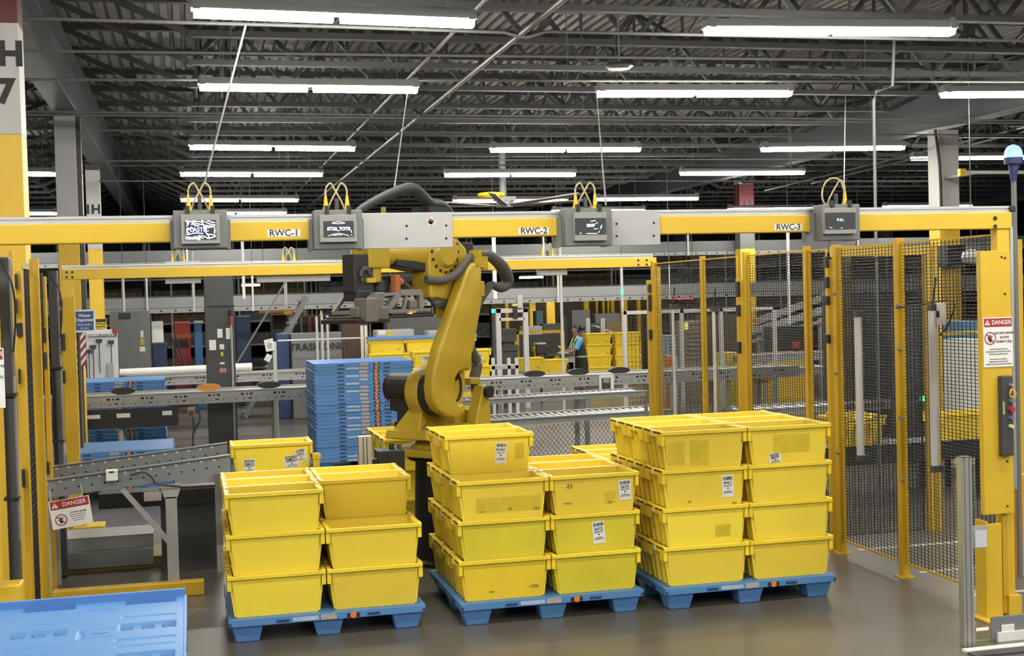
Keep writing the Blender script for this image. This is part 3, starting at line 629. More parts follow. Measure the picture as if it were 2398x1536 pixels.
def tote_label(t, u, v, w, h, title, rot=0, torn=False):
    """paper label on the long front face: u, v metres from face centre / bottom"""
    yy = -(.1625 + (.181-.1625)*v/(TH-.03)) - .002; tilt = math.atan((.181-.1625)/(TH-.03))
    g = MB(); n = 1
    if torn: poly = [(-w/2, -h/2+.02), (-w*.3, -h/2), (w*.2, -h/2+.012), (w/2, -h/2), (w/2, h*.3), (w*.42, h/2), (-w*.1, h*.47), (-w*.36, h/2), (-w/2, h*.34)]
    else: poly = [(-w/2, -h/2), (w/2, -h/2), (w/2, h/2), (-w/2, h/2)]
    g.prism(poly, lambda a, b, k: (a, k, b), -.0008, .0008)
    L = g.build('paper_label', PAPER, t, local=True); L.location = (u, yy, v); L.rotation_euler = (tilt, rot, 0)
    g = MB(); r = random.Random(title); x = -w*.4
    while x < w*.4:
        b = r.choice((.0018, .0032, .005)); g.box(x, min(x+b, w*.41), -.0016, -.0008, h*.28, h*.44); x += b+r.choice((.0018, .003))
    g.build('barcode', INK, L, local=True)
    text(title, L, (0, -.0014, h*.15), w*.30, INK, bold=.0008)
    text('MIXED SORT', L, (0, -.0014, h*.02), w*.12, INK, bold=.0003)
    MB().prism([(-w*.09, -h*.12), (w*.1, -h*.12), (0, -h*.03)], lambda a, b, k: (a, k, b), -.0016, -.0008).build('arrow', INK, L, local=True)
    text('123 00054 21\nSORT BY DATE', L, (0, -.0014, -h*.27), w*.115, INK, bold=.0002)
    return L
def smudges(t, marks, m):
    for (u, v, w, h) in marks:
        g = MB(); yy = -(.1625 + (.181-.1625)*v/(TH-.03)) - .0015; g.prism([(w*.5*math.cos(a)*random.uniform(.6, 1), h*.5*math.sin(a)*random.uniform(.6, 1)) for a in [k*.63 for k in range(10)]], lambda a, b, k: (u+a, yy+k-b*.07, v+b), -.0004, .0004)
        g.build('dirt_smudge', m, t, local=True)
SMUD = mat('dirt', (.38, .30, .04), .7, noise=.6, nscale=30)
def paint(t, m):
    for ch in t.children:
        if ch.name.split('.')[0] in ('body', 'end_ribs'):
            ch.data = ch.data.copy(); ch.data.materials[0] = m
COLN = ['left', 'right']; TIER = ['bottom', 'second', 'third', 'top']; ROWN = ['front', 'middle', 'rear']
def stack(name, x0, y0, z0, cols, rows, tiers, skip=()):
    d = {}
    for k in range(tiers):
        for c in range(cols):
            for r in range(rows):
                if (c, r, k) in skip: continue
                tn = TIER[k] if not (k == tiers-1 and tiers < 4) else 'top'
                d[c, r, k] = tote(x0+TW/2+c*(TW+.008), y0+TD/2+r*(TD+.008), z0+k*.286,
                    'yellow tote, %s tier, %s column, %s row, %s' % (tn, COLN[c], ROWN[r], name), 'yellow totes')
    return d
DZ = .172
sb = stack('stack in front of the robot', 1.812, 9.15, DZ, 2, 3, 4, skip=[(0, 0, 3)]+[(1, r, 3) for r in range(3)])
sc_ = stack('big right stack', 3.345, 9.10, DZ+.01, 2, 3, 4)
sa = stack('left stack', .195, 9.24, DZ-.008, 2, 3, 3, skip=[(1, 0, 2)])
sd = stack('low stack left of the robot base', 1.73, 12.24, DZ-.008, 1, 3, 3)
se = stack('low stack right of the robot', 3.86, 12.05, DZ-.008, 2, 3, 2)
pick = tote(.302+TW/2, 11.2+TD/2, .872, 'single yellow tote with two torn labels at the upper end of the sloping conveyor', 'yellow totes')
GREEN = mat('tote_plastic_lime', (.70, .575, .035), .38, noise=.5, nscale=2.6, col2=(.52, .46, .04))
GOLD = mat('tote_plastic_gold', (.84, .59, .03), .38, noise=.45, nscale=2.6, col2=(.64, .45, .04))
for k in ((0, 0, 1), (1, 0, 1), (1, 0, 0)): paint(sb[k], GREEN)
paint(sb[0, 0, 0], GOLD)
tote_label(sb[0, 1, 3], .09, .15, .088, .165, 'PCW1', rot=.05, torn=True)
tote_label(sb[1, 0, 2], .235, .165, .095, .15, 'SAT2', rot=-.05)
tote_label(sb[1, 0, 1], .025, .15, .095, .165, 'SAT2', rot=-.09)
tote_label(sc_[0, 0, 2], .185, .15, .095, .165, 'PHL7', rot=-.05)
tote_label(sc_[1, 0, 3], -.115, .05, .10, .085, 'SAV4', rot=-.16, torn=True)
tote_label(pick, -.19, .11, .105, .13, 'XMO1', rot=.03, torn=True); tote_label(pick, .16, .13, .12, .12, 'XMD2', rot=-.1, torn=True)
tote_label(pick, .24, .18, .09, .12, 'PHL7', rot=-.15, torn=True)
smudges(sb[0, 0, 2], [(.05, .08, .05, .03), (.25, .07, .06, .03), (-.15, .07, .05, .02)], SMUD); smudges(sb[0, 0, 0], [(-.1, .06, .06, .018), (.22, .08, .1, .03)], SMUD)
smudges(sb[1, 0, 2], [(-.2, .09, .08, .02), (.12, .08, .05, .03)], SMUD); smudges(sc_[0, 0, 2], [(-.12, .05, .04, .03), (.24, .02, .05, .02)], SMUD)
TAPE = mat('tape_residue', (.66, .50, .03), .45, noise=.3, nscale=12)
def patch(t, u0, u1, v0, v1):
    g = MB(); f = lambda v: -(.1625 + (.181-.1625)*v/(TH-.03))
    g.hexa([(u0, f(v0)-.001, v0), (u1, f(v0)-.001, v0), (u1, f(v0)+.002, v0), (u0, f(v0)+.002, v0)], [(u0, f(v1)-.001, v1), (u1, f(v1)-.001, v1), (u1, f(v1)+.002, v1), (u0, f(v1)+.002, v1)]); g.build('tape_residue', TAPE, t, local=True)
patch(sc_[0, 0, 3], -.28, -.15, .04, .215); patch(sc_[0, 0, 3], -.11, .04, .03, .22); patch(sc_[1, 0, 3], -.13, .17, .09, .23); patch(sb[0, 0, 2], -.2, .28, .06, .17); patch(sb[0, 1, 3], .2, .27, .1, .22); patch(sb[1, 0, 2], .08, .16, .07, .16); patch(sc_[0, 0, 1], .08, .2, .06, .15)
text('23', sb[1, 0, 2], (-.19, -.182, .215), .045, INK, rot=(math.pi/2, .2, 0), name='scribble')
# white sheets imitating the pale reflection inside two open totes of the left stack
for k, (x, y) in enumerate(((.52, 9.98), (.58, 9.57))):
    t = thing('mailer', ['white padded mailer lying in the middle of the left stack', 'white mailer in the front part of the left stack'][k], 'mailer', (x, y, .98))
    MB().box(x-.24, x+.2, y-.02, y+.0, .76, .985 if k == 0 else .965).build('envelope', WHITE, t, bevel=.004)
# ---------------------------------------------------------------- blue plastic pallets
PW, PD, PH, PT = 1.38, 1.24, .172, .052
def pallet_proto(legs=True):
    t = thing('pallet', 'x', 'pallet')
    g = MB(); g.box(-PW/2, PW/2, -PD/2, PD/2, PH-.02, PH)
    for s in (-1, 1):
        g.box(-PW/2, PW/2, s*(PD/2-.02)-.02, s*(PD/2-.02)+.02, PH-PT+.0006, PH-.018); g.box(s*(PW/2-.02)-.02, s*(PW/2-.02)+.02, -PD/2+.04, PD/2-.04, PH-PT+.0006, PH-.018)
    g.build('deck', BLUE, t, local=True, bevel=.003)
    g = MB()
    for s in (-1, 1):
        for f in (.27, .73): g.box(-PW/2+PW*f-.045, -PW/2+PW*f+.045, s*PD/2-.003, s*PD/2+.003, PH-.041, PH-.021)
        for f in (.2, .5, .8): g.box(s*PW/2-.003, s*PW/2+.003, -PD/2+PD*f-.04, -PD/2+PD*f+.04, PH-.042, PH-.018)
    for sx in (-1, 1): g.box(sx*(PW/2-.012)-.01, sx*(PW/2-.012)+.01, -PD/2-.003, -PD/2+.01, PH-.044, PH-.022)
    g.build('hand_slot', BLUED, t, local=True)
    x = -PW/2+PW*.385; MB().box(x-.09, x+.09, -PD/2-.003, -PD/2, PH-.042, PH-.014).build('white_label', mat('label_faint', (.42, .52, .62), .6, noise=.6, nscale=40, col2=(.2, .34, .55)), t, local=True)
    x = -PW/2+PW*.5; L = MB().box(x-.055, x+.055, -PD/2-.004, -PD/2, PH-.046, PH-.008).build('barcode_label', mat('label_tan', (.46, .40, .38), .6, noise=.6, nscale=60, col2=(.2, .2, .22)), t, local=True)
    x = -PW/2+PW*.625
    g = MB().mi(0); g.box(x-.045, x+.045, -PD/2-.003, -PD/2+.004, PH-.046, PH-.016); g.mi(1); g.box(x-.02, x+.02, -PD/2-.008, -PD/2, PH-.044, PH-.01); g.cyl((x, -PD/2-.009, PH-.03), (x, -PD/2, PH-.03), .022, n=10)
    g.build('corner_clip', [BLACK, ORANGE], t, local=True)
    if legs:
        for x in (-.56, 0, .56):
            for y in (-.5, 0, .5):
                g = MB(); g.frustum(x, y, 0, PH-.04, .16, .13, .22, .2); g.build('leg', BLUE, t, local=True, bevel=.01)
    return t
PP = pallet_proto(True); PS = pallet_proto(False); pu = {0: True, 1: True}
def pallet(x, y, z, label, group, flat=False, rz=0):
    k = 1 if flat else 0; src = PS if flat else PP
    o = src if pu[k] else copy_tree(src); pu[k] = False
    o.location = (x, y, z); o.rotation_euler = (0, 0, rz); o['label'] = label; o['group'] = group; return o
pallet(2.502, 9.13+PD/2, 0, 'blue pallet with legs under the tote stack in front of the robot', 'blue pallets under totes')
pallet(4.03, 9.08+PD/2, .01, 'blue pallet under the big tote stack at the right', 'blue pallets under totes').location.z = 0
for o in [v for v in sc_.values()]: o.location.z -= .01
pallet(.885, 9.22+PD/2, -.0, 'blue pallet under the left tote stack', 'blue pallets under totes')
for v in sa.values(): v.location.z += .008
pallet(1.73+.34, 12.22+PD/2, 0, 'blue pallet under the low tote stack behind the robot pedestal', 'blue pallets under totes')
pallet(4.55, 12.03+PD/2, 0, 'blue pallet under the low tote stack behind the big right stack', 'blue pallets under totes')
for v in list(sd.values())+list(se.values()): v.location.z += .008
def pallet_stack(x, y, n, name, group, pitch=.0527, z0=0, top=None):
    pallet(x, y, z0, 'blue pallet, lowest one of the %s' % name, group)
    for k in range(1, n):
        pos = n-k
        lab = 'blue pallet, topmost of the %s' % name if pos == 1 else 'blue pallet, %s from the top of the %s' % (ORD[pos-1], name)
        o = pallet(x+random.uniform(-.008, .008), y+random.uniform(-.008, .008), z0+k*pitch, lab, group, flat=True)
        for ch in list(o.children):
            nm = ch.name.split('.')[0]
            if o is not PS and ((nm == 'white_label' and random.random() < .58) or (nm == 'barcode_label' and random.random() < .12)): bpy.data.objects.remove(ch)
pallet_stack(2.32, 18.1+PD/2, 26, 'tall pallet stack left of the robot', 'blue pallets in the tall stack')
# pallet stack in the foreground, its topmost pallet detailed
def fg_pallet(x, y, ztop, label):
    t = thing('pallet', label, 'pallet', (x, y, ztop-.06), 0, 'blue pallets in the foreground stack')
    NX, NY = 250, 230; depth = []
    def rr(u, v, x0, x1, y0, y1, s):    # smooth inside mask of a rectangle with sloping walls
        a = min((u-x0)/s, (x1-u)/s, (v-y0)/s, (y1-v)/s); return max(0, min(1, a))
    feats = []
    # handle pocket at the far edge, two-ribbed pocket, oval grooves; repeated in a grid (u: from left edge, v: from far edge)
    for u0 in (.12, .645, 1.10):
        w = .24
        feats += [(u0, u0+w, -.05, .10, .03, -.05), (u0-.0, u0+w, .335, .365, .014, -.014), (u0+.0, u0+w, .47, .60, .02, -.04), (u0-.01, u0+w, .74, .775, .014, -.014), (u0, u0+w, .98, 1.10, .02, -.04), (u0, u0+w, .86, .885, .014, -.014)]
    for u0 in (.40, .93):
        feats += [(u0, u0+.15, .53, .56, .014, -.012), (u0, u0+.03, .53, .68, .012, -.012), (u0+.05, u0+.13, .60, .63, .01, -.04), (u0, u0+.15, .66, .69, .012, -.012), (u0, u0+.14, .14, .17, .012, -.014)]
    def hgt(u, v):
        z = 0
        for (x0, x1, y0, y1, s, dd) in feats:
            k = rr(u, v, x0, x1, y0, y1, s); k = k*k*(3-2*k)
            if k:
                if dd == -.04:
                    for rx in (x0+.075, x0+.165):
                        if abs(u-rx) < .018: k = min(k, .3)
                z += dd*k
        return z
    g = MB(); vs = []; fs = []
    for j in range(NY+1):
        for i in range(NX+1):
            u, v = PW*i/NX, PD*j/NY; vs.append((x-PW/2+u, y+PD/2-v, ztop+hgt(u, v)))
    for j in range(NY):
        for i in range(NX): a = j*(NX+1)+i; fs.append((a, a+NX+1, a+NX+2, a+1))
    g.add(vs, fs); g.build('deck', BLUE, t, smooth=True)
    g = MB(); r = .02
    for s in (-1, 1):
        g.box(x-PW/2, x+PW/2, y+s*(PD/2)-.01, y+s*(PD/2)+.006, ztop-.06, ztop+(.038 if s > 0 else .006)); g.box(x+s*PW/2-.006, x+s*PW/2+.006, y-PD/2, y+PD/2, ztop-.06, ztop+.006)
    g.build('edge_skirt', BLUE, t, bevel=.003)
    return t
FGX, FGY = -.75, 6.49-PD/2
fg_pallet(FGX, FGY, .962, 'light blue plastic pallet with moulded pockets, top of the bottom left corner stack')
pallet(FGX, FGY, 0, 'blue pallet, lowest one of the bottom left corner stack', 'blue pallets in the foreground stack')
nn = 14; pp = (.962-.06-PH)/nn
for k in range(1, nn+1):
    pallet(FGX+random.uniform(-.006, .006), FGY+random.uniform(-.006, .0), k*pp, 'blue pallet, %s below the top of the bottom left corner stack' % ('directly' if k == nn else ORD[nn-k]), 'blue pallets in the foreground stack', flat=True)
# ---------------------------------------------------------------- robot
RA = math.radians(220); J1 = Vector((2.19, 11.555, 0))
rob = thing('palletizing_robot', 'big yellow industrial robot arm on a black pedestal lifting its gripper', 'robot', J1, RA)
def P2(fn_y): return lambda u, v, w: (u, w, v)
g = MB(); g.lathe([(.36, 0), (.36, .03), (.30, .05), (.27, .9), (.34, .93), (.34, .97)], n=24); g.build('pedestal', BLACK, rob, local=True, smooth=True)
g = MB(); g.box(-.42, .42, -.42, .42, .97, 1.03); g.box(-.36, .36, -.46, .46, .985, 1.02); g.lathe([(.3, 1.02), (.3, 1.06), (.24, 1.10), (.24, 1.22)], n=24); g.build('base_plate', ROBY, rob, local=True, bevel=.008)
g = MB()   # turret: rotating casting with two cheeks
side = [(-.40, 1.16), (.36, 1.16), (.34, 1.22), (.26, 1.27), (.36, 1.42), (.37, 1.58), (.28, 1.72), (.12, 1.76), (-.05, 1.70), (-.12, 1.5), (-.3, 1.34), (-.42, 1.3)]
g.prism(side, lambda u, v, w: (u, w, v), -.13, -.0)
g.prism([(-.42, 1.12), (.40, 1.12), (.38, 1.2), (-.40, 1.2)], lambda u, v, w: (u, w, v), -.36, .36)
g.prism([(-.46, 1.1), (-.2, 1.1), (-.26, 1.3), (-.36, 1.55), (-.42, 1.55), (-.46, 1.3)], lambda u, v, w: (u, w, v), .06, .18)
g.lathe([(.18, -.15), (.215, -.12), (.215, .0), (.19, .03)], c=(.18, 0, 1.53), axis='y', n=28); g.hexa([(-.2, -.34, 1.16), (.36, -.34, 1.16), (.36, .0, 1.16), (-.2, .0, 1.16)], [(-.1, -.14, 1.40), (.30, -.14, 1.40), (.30, .0, 1.40), (-.1, .0, 1.40)])
g.build('turret', ROBY, rob, local=True, bevel=.012, smooth=True)
g = MB()
for x, z, yy in ((.22, 1.21, -.33), (-.05, 1.2, -.33), (.24, 1.33, -.24)): g.box(x-.045, x+.045, yy-.03, yy+.03, z-.05, z+.05)
g.build('casting_pocket', BLACK, rob, local=True)
g = MB(); g.lathe([(.11, -.45), (.135, -.43), (.135, -.16), (.15, -.145)], c=(.18, 0, 1.56), axis='y', n=20); g.box(.10, .28, -.40, -.18, 1.36, 1.5); g.box(.12, .18, -.44, -.34, 1.34, 1.5)
g.box(.14, .30, -.30, -.14, 1.25, 1.40); m2 = g.build('axis_two_motor', BLACK, rob, local=True, bevel=.012)
g = MB(); g.lathe([(.02, -.495), (.10, -.48), (.13, -.45), (.13, -.445)], c=(.18, 0, 1.56), axis='y', n=20); g.build('red_end_cap', mat('motor_red', (.14, .02, .02), .5), rob, local=True, smooth=True)
g = MB(); g.box(.18, .27, -.41, -.395, 1.385, 1.47); g.build('motor_sticker', mat('sticker_yellow_blue', (.55, .42, .1), .5), rob, local=True)
g = MB(); g.lathe([(.215, .02), (.22, .045), (.215, .13)], c=(.17, 0, 1.53), axis='y', n=32); g.build('seal_ring', BLACK, rob, local=True)
# lower arm, profile in local x-z
arm = [(-.06, 2.60), (-.12, 2.66), (-.22, 2.67), (-.27, 2.6), (-.26, 2.48), (-.20, 2.29), (-.145, 2.05), (-.09, 1.83), (-.085, 1.74)]
pock = [(-.06, 1.70), (.02, 1.715), (.10, 1.70), (.15, 1.65), (.175, 1.56), (.165, 1.47), (.11, 1.405), (.06, 1.43), (.02, 1.345)]
armb = [(.08, 1.312), (.16, 1.30), (.29, 1.33), (.40, 1.39), (.46, 1.48), (.475, 1.60), (.44, 1.74), (.36, 1.93), (.19, 2.2), (.05, 2.42)]
g = MB(); g.prism(arm+pock+armb, lambda u, v, w: (u-.03, w, v), .13, .25)
la = g.build('lower_arm', ROBY, rob, local=True, bevel=.028)
la.modifiers['bevel'].segments = 4; la.data.shade_smooth()
inner = [(-.085, 1.76)]+pock+[(.0, 1.34), (-.05, 1.45), (-.09, 1.6)]
g = MB(); g.prism(inner, lambda u, v, w: (u-.03, w, v), .11, .16); g.build('arm_web', ROBY, rob, local=True, bevel=.012)
g = MB(); n = 14
for k in range(n):
    a0, a1 = math.radians(-75+150*k/n), math.radians(-75+150*(k+1)/n)
    g.bar((.04+.085*math.cos(a0+math.pi), .16, 1.565+.13*math.sin(a0+math.pi)), (.04+.085*math.cos(a1+math.pi), .16, 1.565+.13*math.sin(a1+math.pi)), .016, .03, up=(0, 1, 0))
g.lathe([(.04, .13), (.04, .17)], c=(.02, 0, 1.66), axis='y', n=12); g.build('arm_seal', BLACK, rob, local=True)
# elbow housing (axis three casting), bolted ring, forearm, wrist
cast = [(.27, 2.60), (.255, 2.45), (.21, 2.365), (.04, 2.335), (-.20, 2.34), (-.30, 2.45), (-.33, 2.62), (-.26, 2.80), (-.1, 2.92), (.12, 2.92), (.26, 2.8)]
g = MB(); g.prism(cast, lambda u, v, w: (u, w, v), -.12, .10); g.box(.15, .28, -.1, .12, 2.36, 2.50); g.box(-.02, .12, .04, .08, 2.40, 2.6)
g.build('elbow_housing', ROBY, rob, local=True, bevel=.02)
g = MB()
for x, z in ((.245, 2.44), (.06, 2.44)): g.lathe([(.022, .045 if x < .1 else .065), (.022, .055 if x < .1 else .075)], c=(x, 0, z), axis='y', n=10)
g.build('plug_hole', BLACK, rob, local=True)
FA = math.radians(-3)   # forearm pitch
def fp(x, y, z): return (x*math.cos(FA)+z*math.sin(FA)+.0, y, 2.745-x*math.sin(FA)*-1+z*math.cos(FA)) if False else (x, y, 2.765+z-.03*x)
g = MB(); g.lathe([(.19, .06), (.195, .075), (.195, .10), (.165, .115)], c=(.05, 0, 2.765), axis='y', n=32); g.build('elbow_flange', ROBY, rob, local=True, smooth=True)
g = MB()
for k in range(16):
    a = 2*math.pi*k/16; g.lathe([(.015, .09), (.015, .112)], c=(.05+.18*math.cos(a), 0, 2.765+.18*math.sin(a)), axis='y', n=8)
g.build('flange_bolt', BLACK, rob, local=True)
g = MB(); g.cyl(fp(-.1, -.06, 0), fp(.18, -.06, 0), .17, .165, n=24); g.cyl(fp(.18, -.06, 0), fp(.62, -.06, .0), .165, .10, n=24); g.cyl(fp(.62, -.06, 0), fp(.84, -.06, 0), .10, .095, n=20)
g.cyl((.05, .1, 2.765), (.05, .15, 2.765), .165, .12, n=28); g.build('forearm', ROBY, rob, local=True, smooth=True)
g = MB(); g.hexa([(.2, -.16, 2.58), (.2, .06, 2.58), (.62, .04, 2.64), (.62, -.16, 2.64)], [(.2, -.16, 2.68), (.2, .06, 2.68), (.62, .04, 2.70), (.62, -.16, 2.70)]); g.build('forearm_motor_cover', BLACK, rob, local=True, bevel=.01); MB().box(-.5, -.28, -.2, .0, 2.66, 2.86).build('forearm_motor', BLACK, rob, local=True, bevel=.01)  # tapered black block stands in for the shadow below the forearm
g = MB(); g.box(.72, .98, -.16, .05, 2.62, 2.80); g.cyl((.85, -.06, 2.50), (.85, -.06, 2.64), .09, n=20); g.build('wrist', ROBY, rob, local=True, bevel=.015)
g = MB(); g.box(-.45, -.30, .1, .2, 2.6, 2.78); g.box(-.38, -.2, .14, .25, 2.62, 2.7); g.build('cable_bracket', ROBY, rob, local=True)
g = MB(); g.tube([(-.20, .20, 2.73), (-.02, .19, 2.58), (.16, .17, 2.51), (.34, .12, 2.52)], .036, n=12); g.build('hose_loop', RUBBER, rob, local=True, smooth=True)
g = MB(); g.tube([(-.36, .18, 2.745), (-.55, .15, 2.73), (-.80, .1, 2.63), (-.95, .05, 2.50), (-.84, .05, 2.44), (-.62, .1, 2.47)], [.03, .05, .062, .06, .05, .03], n=12)
g.tube([(-.62, .1, 2.47), (-.50, .05, 2.3), (-.40, .04, 2.1)], .034, n=10); g.build('hose_bundle', RUBBER, rob, local=True, smooth=True)
g = MB(); g.tube([(-.36, .02, 2.0), (-.40, .02, 1.88), (-.50, .0, 1.74), (-.46, .0, 1.62), (-.40, .02, 1.56)], [.03, .04, .052, .05, .035], n=12)
g.tube([(-.42, .02, 1.56), (-.50, .0, 1.46), (-.54, .0, 1.36), (-.46, .02, 1.2)], [.03, .06, .066, .04], n=12); g.build('lower_hose', RUBBER, rob, local=True, smooth=True)
g = MB(); g.hexa([(-.30, .05, 1.86), (-.22, .05, 1.86), (-.22, .12, 1.86), (-.30, .12, 1.86)], [(-.46, .05, 2.36), (-.37, .05, 2.36), (-.37, .12, 2.36), (-.46, .12, 2.36)]); g.box(-.42, -.28, .0, .1, 1.56, 1.62); g.box(-.5, -.4, .02, .12, 2.36, 2.5); g.build('hose_guide', ROBY, rob, local=True, bevel=.01)
g = MB(); g.lathe([(.05, .175), (.055, .185), (.055, .23)], c=(-.40, 0, 1.49), axis='y', n=16); g.build('side_cap', BLACK, rob, local=True)
# dress pack over the forearm, showing above the beam
g = MB(); g.tube([(-.42, -.1, 2.9), (-.30, -.1, 3.12), (-.10, -.05, 3.20), (.12, 0, 3.20), (.30, 0, 3.30), (.42, 0, 3.31), (.66, 0, 3.25), (.90, 0, 3.16), (1.05, 0, 3.08), (1.1, 0, 2.95), (1.0, -.02, 2.8)], [.03, .035, .04, .05, .054, .05, .042, .036, .032, .03, .03], n=12); g.build('dress_pack_hose', mat('hose_dark', (.028, .032, .04), .6), rob, local=True, smooth=True)
g = MB(); g.box(-.05, .25, -.1, .1, 3.02, 3.16); g.bar((-.05, 0, 3.04), (-.40, .1, 2.94), .03); g.bar((.1, 0, 2.9), (.1, 0, 3.04), .05); g.build('valve_block', BLACK, rob, local=True)
g = MB(); g.bar((-.02, .1, 3.06), (-.42, .12, 2.92), .035, .012); g.bar((.62, -.1, 2.8), (.62, -.1, 3.15), .03); g.build('hose_carrier', mat('carrier_olive', (.32, .30, .08), .5), rob, local=True)
class GB(MB):      # the gripper hangs compactly under the wrist
    def build(s, *a, **k):
        s.v = [((.26+(x-.3)*.84) if x > .24 else x, y*.62-.03 if x > .24 else y, (2.165+(z-2.0)*(.255/.42) if z < 2.42 else z) if x > .24 else z) for x, y, z in s.v]
        return MB.build(s, *a, **k)
# gripper: dark central tool changer, aluminium side frames and tray hanging below the wrist
gr = GB(); gr.cyl((.86, -.05, 2.42), (.86, -.05, 2.52), .11, n=20); gr.box(.70, 1.02, -.2, .12, 2.36, 2.42); gr.box(.5, 1.34, -.05, .08, 2.335, 2.37)
gr.box(1.08, 1.36, -.12, .10, 2.42, 2.74); gr.box(1.14, 1.34, -.14, .12, 2.30, 2.44); gr.box(.5, .74, -.2, .12, 2.5, 2.56); gr.build('gripper_core', mat('gripper_black', (.025, .025, .028), .5), rob, local=True, bevel=.01)
gr = GB()
for y in (-.30, .18):
    gr.bar((.45, y, 2.40), (.78, y, 2.40), .075); gr.bar((.78, y, 2.40), (.98, y, 2.16), .075); gr.bar((.45, y, 2.40), (.45, y, 2.14), .06); gr.bar((.66, y, 2.38), (.72, y, 2.16), .04); gr.bar((.3, y, 2.15), (1.36, y, 2.15), .045)
    gr.bar((1.36, y, 2.15), (1.2, y, 2.36), .045); gr.bar((1.2, y, 2.36), (.78, y, 2.40), .04)
for x in (.3, .98, 1.36): gr.bar((x, -.3, 2.15), (x, .18, 2.15), .045)
gr.build('gripper_frame', mat('gripper_aluminium', (.26, .24, .235), .5, .3), rob, local=True)
gr = GB(); gr.box(1.02, 1.16, .08, .22, 2.16, 2.42); gr.box(.98, 1.2, .1, .24, 2.06, 2.22); CYL = mat('gripper_grey', (.20, .19, .18), .5, .3); GB().box(1.26, 1.40, .04, .2, 2.08, 2.22).build('gripper_cylinder', CYL, rob, local=True, bevel=.012); GB().box(.5, .62, .05, .2, 2.17, 2.3).build('gripper_cylinder', CYL, rob, local=True, bevel=.012); gr.build('gripper_cylinder', mat('gripper_grey', (.20, .19, .18), .5, .3), rob, local=True, bevel=.012)
gr = GB(); gr.box(1.22, 1.38, .1, .34, 2.02, 2.34); gr.build('gripper_block', CYL, rob, local=True, bevel=.01)
gr = GB(); gr.hexa([(1.0, .16, 2.06), (1.2, .16, 2.06), (1.2, .24, 2.06), (1.0, .24, 2.06)], [(1.16, .16, 2.34), (1.24, .16, 2.34), (1.24, .24, 2.34), (1.16, .24, 2.34)]); gr.build('gripper_wedge', CYL, rob, local=True)
gr = GB(); gr.box(.26, 1.44, -.34, .22, 2.05, 2.09); gr.box(1.0, 1.5, -.36, .28, 2.0, 2.06); gr.box(.3, .9, -.3, .2, 2.09, 2.12); gr.build('gripper_tray', BLACK, rob, local=True, bevel=.006)
gr = GB(); gr.box(.76, .83, .1, .2, 2.40, 2.56); gr.cyl((.76, .12, 2.53), (.66, .12, 2.5), .03, n=10); gr.build('orange_coupling', mat('coupling_orange', (.42, .13, .04), .5), rob, local=True, bevel=.008)
gr = GB(); gr.box(1.08, 1.2, .1, .14, 2.5, 2.54); gr.box(.55, .66, .16, .22, 2.115, 2.145); gr.build('gripper_fitting', mat('fitting_yellow', (.6, .4, .04), .5), rob, local=True)
gr = GB(); gr.tube([(1.12, .1, 2.56), (1.2, .12, 2.62), (1.28, .12, 2.58), (1.26, .12, 2.5)], .02); gr.build('gripper_hose', RUBBER, rob, local=True, smooth=True)
for pts_, r_h in (([(.62, .1, 2.5), (.5, .12, 2.42), (.44, .1, 2.3), (.5, .1, 2.2)], .016), ([(.7, .12, 2.4), (.88, .16, 2.34), (1.0, .14, 2.36)], .014)): GB().tube(pts_, r_h).build('gripper_hose', RUBBER, rob, local=True, smooth=True)
gr = GB(); gr.tube([(.4, .05, 2.3), (.34, .1, 2.2), (.3, .1, 2.12)], .016); gr.build('gripper_hose', RUBBER, rob, local=True, smooth=True)
gr = GB(); gr.tube([(.3, .1, 2.33), (.2, .1, 2.31), (.05, .08, 2.32), (-.12, .06, 2.33)], .018); gr.box(.0, .2, .05, .1, 2.28, 2.34); gr.build('elbow_cable', RUBBER, rob, local=True)
gr = GB()
for k in range(3): gr.bar((.02-.05*k, .06, 2.29), (-.08-.05*k, .06, 2.22), .015)
gr.box(-.16, .1, .02, .05, 2.18, 2.3); gr.build('stripe_plate', ROBY, rob, local=True)
gr = GB(); gr.box(.7, .96, .0, .06, 2.27, 2.3); gr.box(.28, .34, .1, .16, 2.11, 2.13); gr.box(.62, .68, .18, .24, 2.10, 2.12); gr.build('gripper_marking', PAPER, rob, local=True)
# small black valve unit and aluminium stub post between the totes
t = thing('valve_unit', 'black pneumatic valve unit in front of the robot pedestal', 'valve unit', (1.66, 11.08, 0))
p0 = aY(885, 1060, 10.95); p1 = aY(950, 1130, 10.95); vz = aY(915, 1055, 10.95).z; vx = aY(917, 1045, 11.05).x
MB().box(p0.x, p1.x, 10.95, 11.2, 0, vz).build('body', BLACK, t, bevel=.008)
MB().cyl((vx, 11.05, vz), (vx, 11.05, aY(917, 1038, 11.05).z), .024, n=14).build('valve_cylinder', BLACK, t); MB().cyl((vx+.07, 11.08, vz), (vx+.07, 11.08, vz+.035), .02, n=10).build('fitting', DARK, t)
MB().box(p0.x-.06, p0.x, 10.98, 11.06, vz-.2, vz-.07).build('connector', BLACK, t)
t = thing('stub_post', 'short aluminium profile post between left tote stack and robot', 'post', (1.37, 10.9, 0))
zt = aY(852, 1020, 10.9).z; MB().box(1.33, 1.44, 10.85, 10.93, 0, zt).build('profile', ALU, t, bevel=.004); g = MB(); g.box(1.365, 1.372, 10.845, 10.855, 0, zt-.01); g.box(1.395, 1.402, 10.845, 10.855, 0, zt-.01); g.build('slot', DARK, t)
